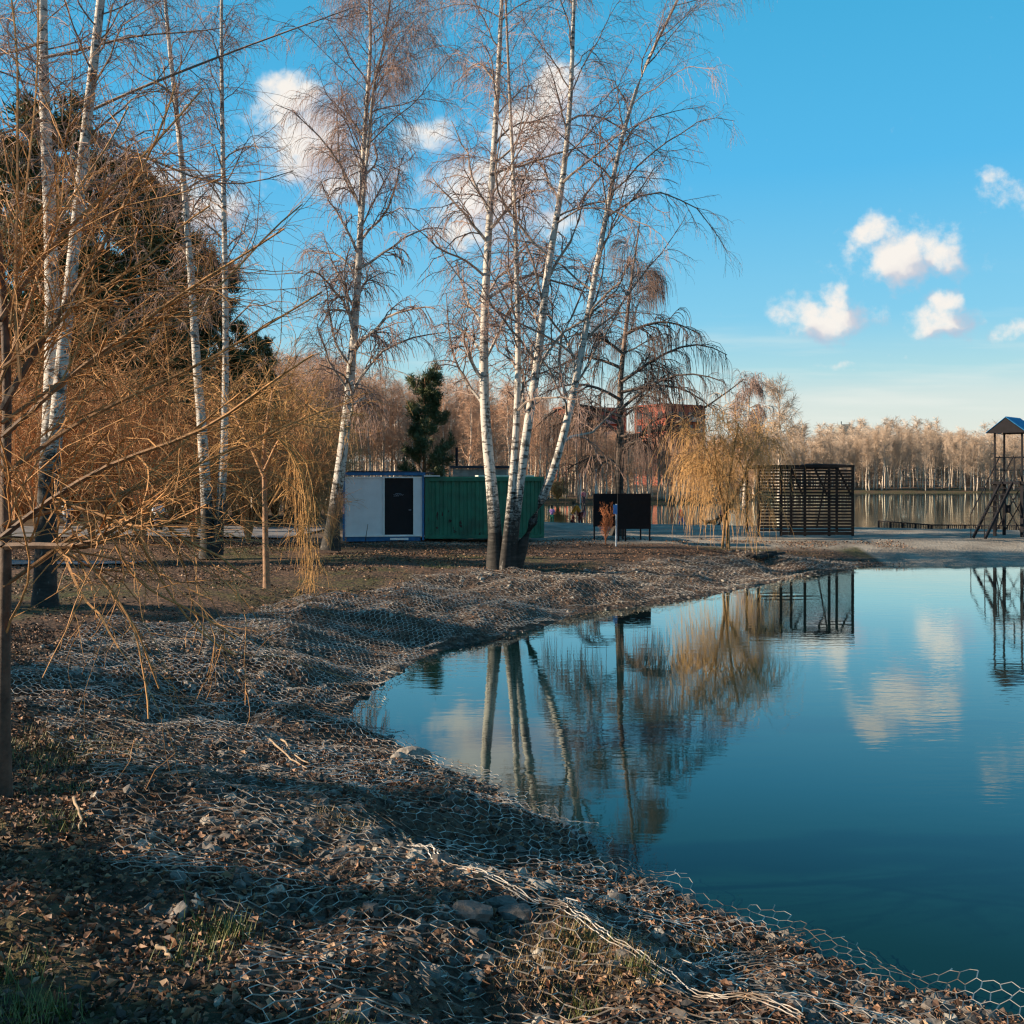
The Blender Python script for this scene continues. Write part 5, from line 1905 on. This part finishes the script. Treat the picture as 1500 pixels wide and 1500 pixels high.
# leaves
def leaves(name, label, x, y, z, r, size, dz=.02):
    n = len(x)
    a = r.uniform(0, 6.28, n)
    L = size * (0.6 + .8 * r.random(n))
    Wd = L * (.45 + .3 * r.random(n))
    tilt = norm(np.stack([r.normal(size=n) * .5, r.normal(size=n) * .5, np.ones(n)], 1))
    u_ = np.stack([np.cos(a), np.sin(a), np.zeros(n)], 1)
    u_ = norm(u_ - tilt * np.sum(u_ * tilt, 1, keepdims=True))
    v_ = np.cross(tilt, u_)
    C = np.stack([x, y, z + dz * r.random(n) + .006], 1)
    curl = (r.random(n) * 1.1 + .1)[:, None] * tilt * L[:, None] * .5
    Q = np.stack([C - u_ * L[:, None] / 2 + curl * .3, C + v_ * Wd[:, None] / 2 + curl, C + u_ * L[:, None] / 2 + curl * .4, C - v_ * Wd[:, None] / 2 + curl * .9, C], 1)
    # five points: tip, side, tip, side, centre -> four triangles
    F0 = np.array([(0, 4, 1), (1, 4, 2), (2, 4, 3), (3, 4, 0)])
    Fs = (F0[None] + (np.arange(n) * 5)[:, None, None]).reshape(-1, 3)
    o = np_mesh(name, Q.reshape(-1, 3), Fs, M['leaves'], attrs={'rnd': np.repeat(r.random(n), 5)})
    return tag(o, label, 'leaves', kind='stuff')


x, y, z, dp, r = scatter(220000, -8, 4.5, 2.4, 14, lambda x, y, dp, dl: (dp > .02), 111, 1.5)
pat = fbm(x * 1.1, y * 1.1, 88) + .25 * (dp > 3.4)
inband = (dp < 3.4) & ((y > 9) | ((x + 2.9) * (3.56 - 7.1) - (y - 7.1) * 2.12 < 0))
kk = pat + r.random(len(x)) * .55 + .03 * inband > .72
x, y, z = x[kk], y[kk], z[kk]
leaves('fallen_leaves', 'brown curled leaves over the near bank', x, y, z, r, .020 + .034 * r.random(len(x)) ** 1.5)
x, y, z, dp, r = scatter(90000, -18, 14, 14, 38, lambda x, y, dp, dl: (dp > .1), 112)
kk = fbm(x * .5, y * .5, 98) + r.random(len(x)) * .4 > .74
x, y, z = x[kk], y[kk], z[kk]
leaves('fallen_leaves', 'brown leaves scattered over the farther bank', x, y, z, r, .06)


def blades(name, label, mt, tufts, seed, n=80, h=.10, sp=.12):
    r = np.random.default_rng(seed)
    V = []
    for (cx, cy, rad_, m_) in tufts:
        k_ = int(n * m_)
        x = cx + r.normal(size=k_) * rad_
        y = cy + r.normal(size=k_) * rad_
        z, dp, dl = Hfull(x, y)
        a = r.uniform(0, 6.28, k_)
        hh_ = h * (.5 + r.random(k_))
        d_ = np.stack([np.cos(a) * .5, np.sin(a) * .5, np.ones(k_)], 1)
        w_ = np.stack([-np.sin(a), np.cos(a), np.zeros(k_)], 1) * .0035
        C = np.stack([x, y, z - .005], 1)
        tip = C + d_ * hh_[:, None]
        V.append(np.stack([C - w_, C + w_, tip], 1)[dp > .05].reshape(-1, 3))
    V = np.concatenate(V)
    o = np_mesh(name, V, np.arange(len(V)).reshape(-1, 3), mt, attrs={'rnd': np.repeat(r.random(len(V) // 3), 3)})
    return tag(o, label, 'grass', kind='stuff')


def gpos(px, py, z):
    Y = (CAM_H - z) * F / (py - 700)
    return (px - 750) * Y / F, Y


tf = [(*gpos(px, py, z), s, m_) for px, py, z, s, m_ in ((500, 1482, .85, .05, 1), (530, 1488, .85, .05, .8), (310, 1308, .9, .09, .8), (335, 1310, .9, .06, .6), (30, 1440, 1.0, .09, .7), (60, 1425, 1.0, .07, .7),
                                                        (85, 1165, 1.0, .10, .6), (90, 1105, 1.0, .12, .8), (850, 1465, .45, .06, .5), (940, 1450, .4, .05, .6), (15, 1370, 1.0, .08, .6), (280, 1360, .9, .08, .5), (860, 1395, .45, .12, .8),
                                                        (40, 1060, 1.0, .3, 1.2), (120, 1050, 1.0, .3, 1.2), (640, 832, .5, .25, 1.2), (30, 850, .6, .5, 2), (60, 855, .6, .5, 2), (110, 850, .6, .5, 1.5))]
blades('grass', 'small green grass tufts among the leaves', M['grass'], tf, 121, n=220, h=.07)
tf = [(*gpos(px, py, z), s, m_) for px, py, z, s, m_ in ((800, 1405, .45, .13, 2), (870, 1400, .42, .14, 2), (920, 1440, .42, .12, 2), (760, 1420, .5, .10, 1), (960, 1385, .3, .10, 1.5), (1040, 1370, .2, .08, 1), (520, 1215, .55, .1, .8), (490, 1200, .6, .1, .8), (120, 1040, 1, .4, 2), (60, 1050, 1, .3, 1.5))]
blades('dry_grass', 'straw coloured dead grass under the near netting', M['drygrass'], tf, 122, n=260, h=.05)

# sticks on the bank
for i, (pts, z0_, lab) in enumerate((([(412, 1062), (425, 1085), (440, 1112), (452, 1122)], .45, 'pale forked stick on the netting of the inner bank'), ([(395, 1080), (420, 1098), (450, 1124)], .48, 'thin pale stick joining the forked stick'),
                                     ([(585, 1208), (600, 1224), (612, 1240)], .5, 'short pale twig at the top of the long seam'), ([(230, 1380), (242, 1388), (252, 1396)], .85, 'short brown twig among the leaves'),
                                     ([(108, 1145), (118, 1165), (116, 1190)], .95, 'bent pale twig on the shaded leaves'))):
    q = [np.array(gpos(px, py, z0_)) for px, py in pts]
    P = []
    for (a, b_) in q: P.append((a - q[0][0], b_ - q[0][1], Hs(a, b_) + .06 - Hs(*q[0])))
    P = resample(np.array(P), 8)
    P[1:-1] += rng.normal(size=(6, 3)) * .006
    o = MB().tube([tuple(p) for p in P], list(np.linspace(.010, .005, 8)), 6).build('stick', M['stick'], smooth=True)
    o.location = (q[0][0], q[0][1], Hs(*q[0]))
    tag(o, lab, 'stick')
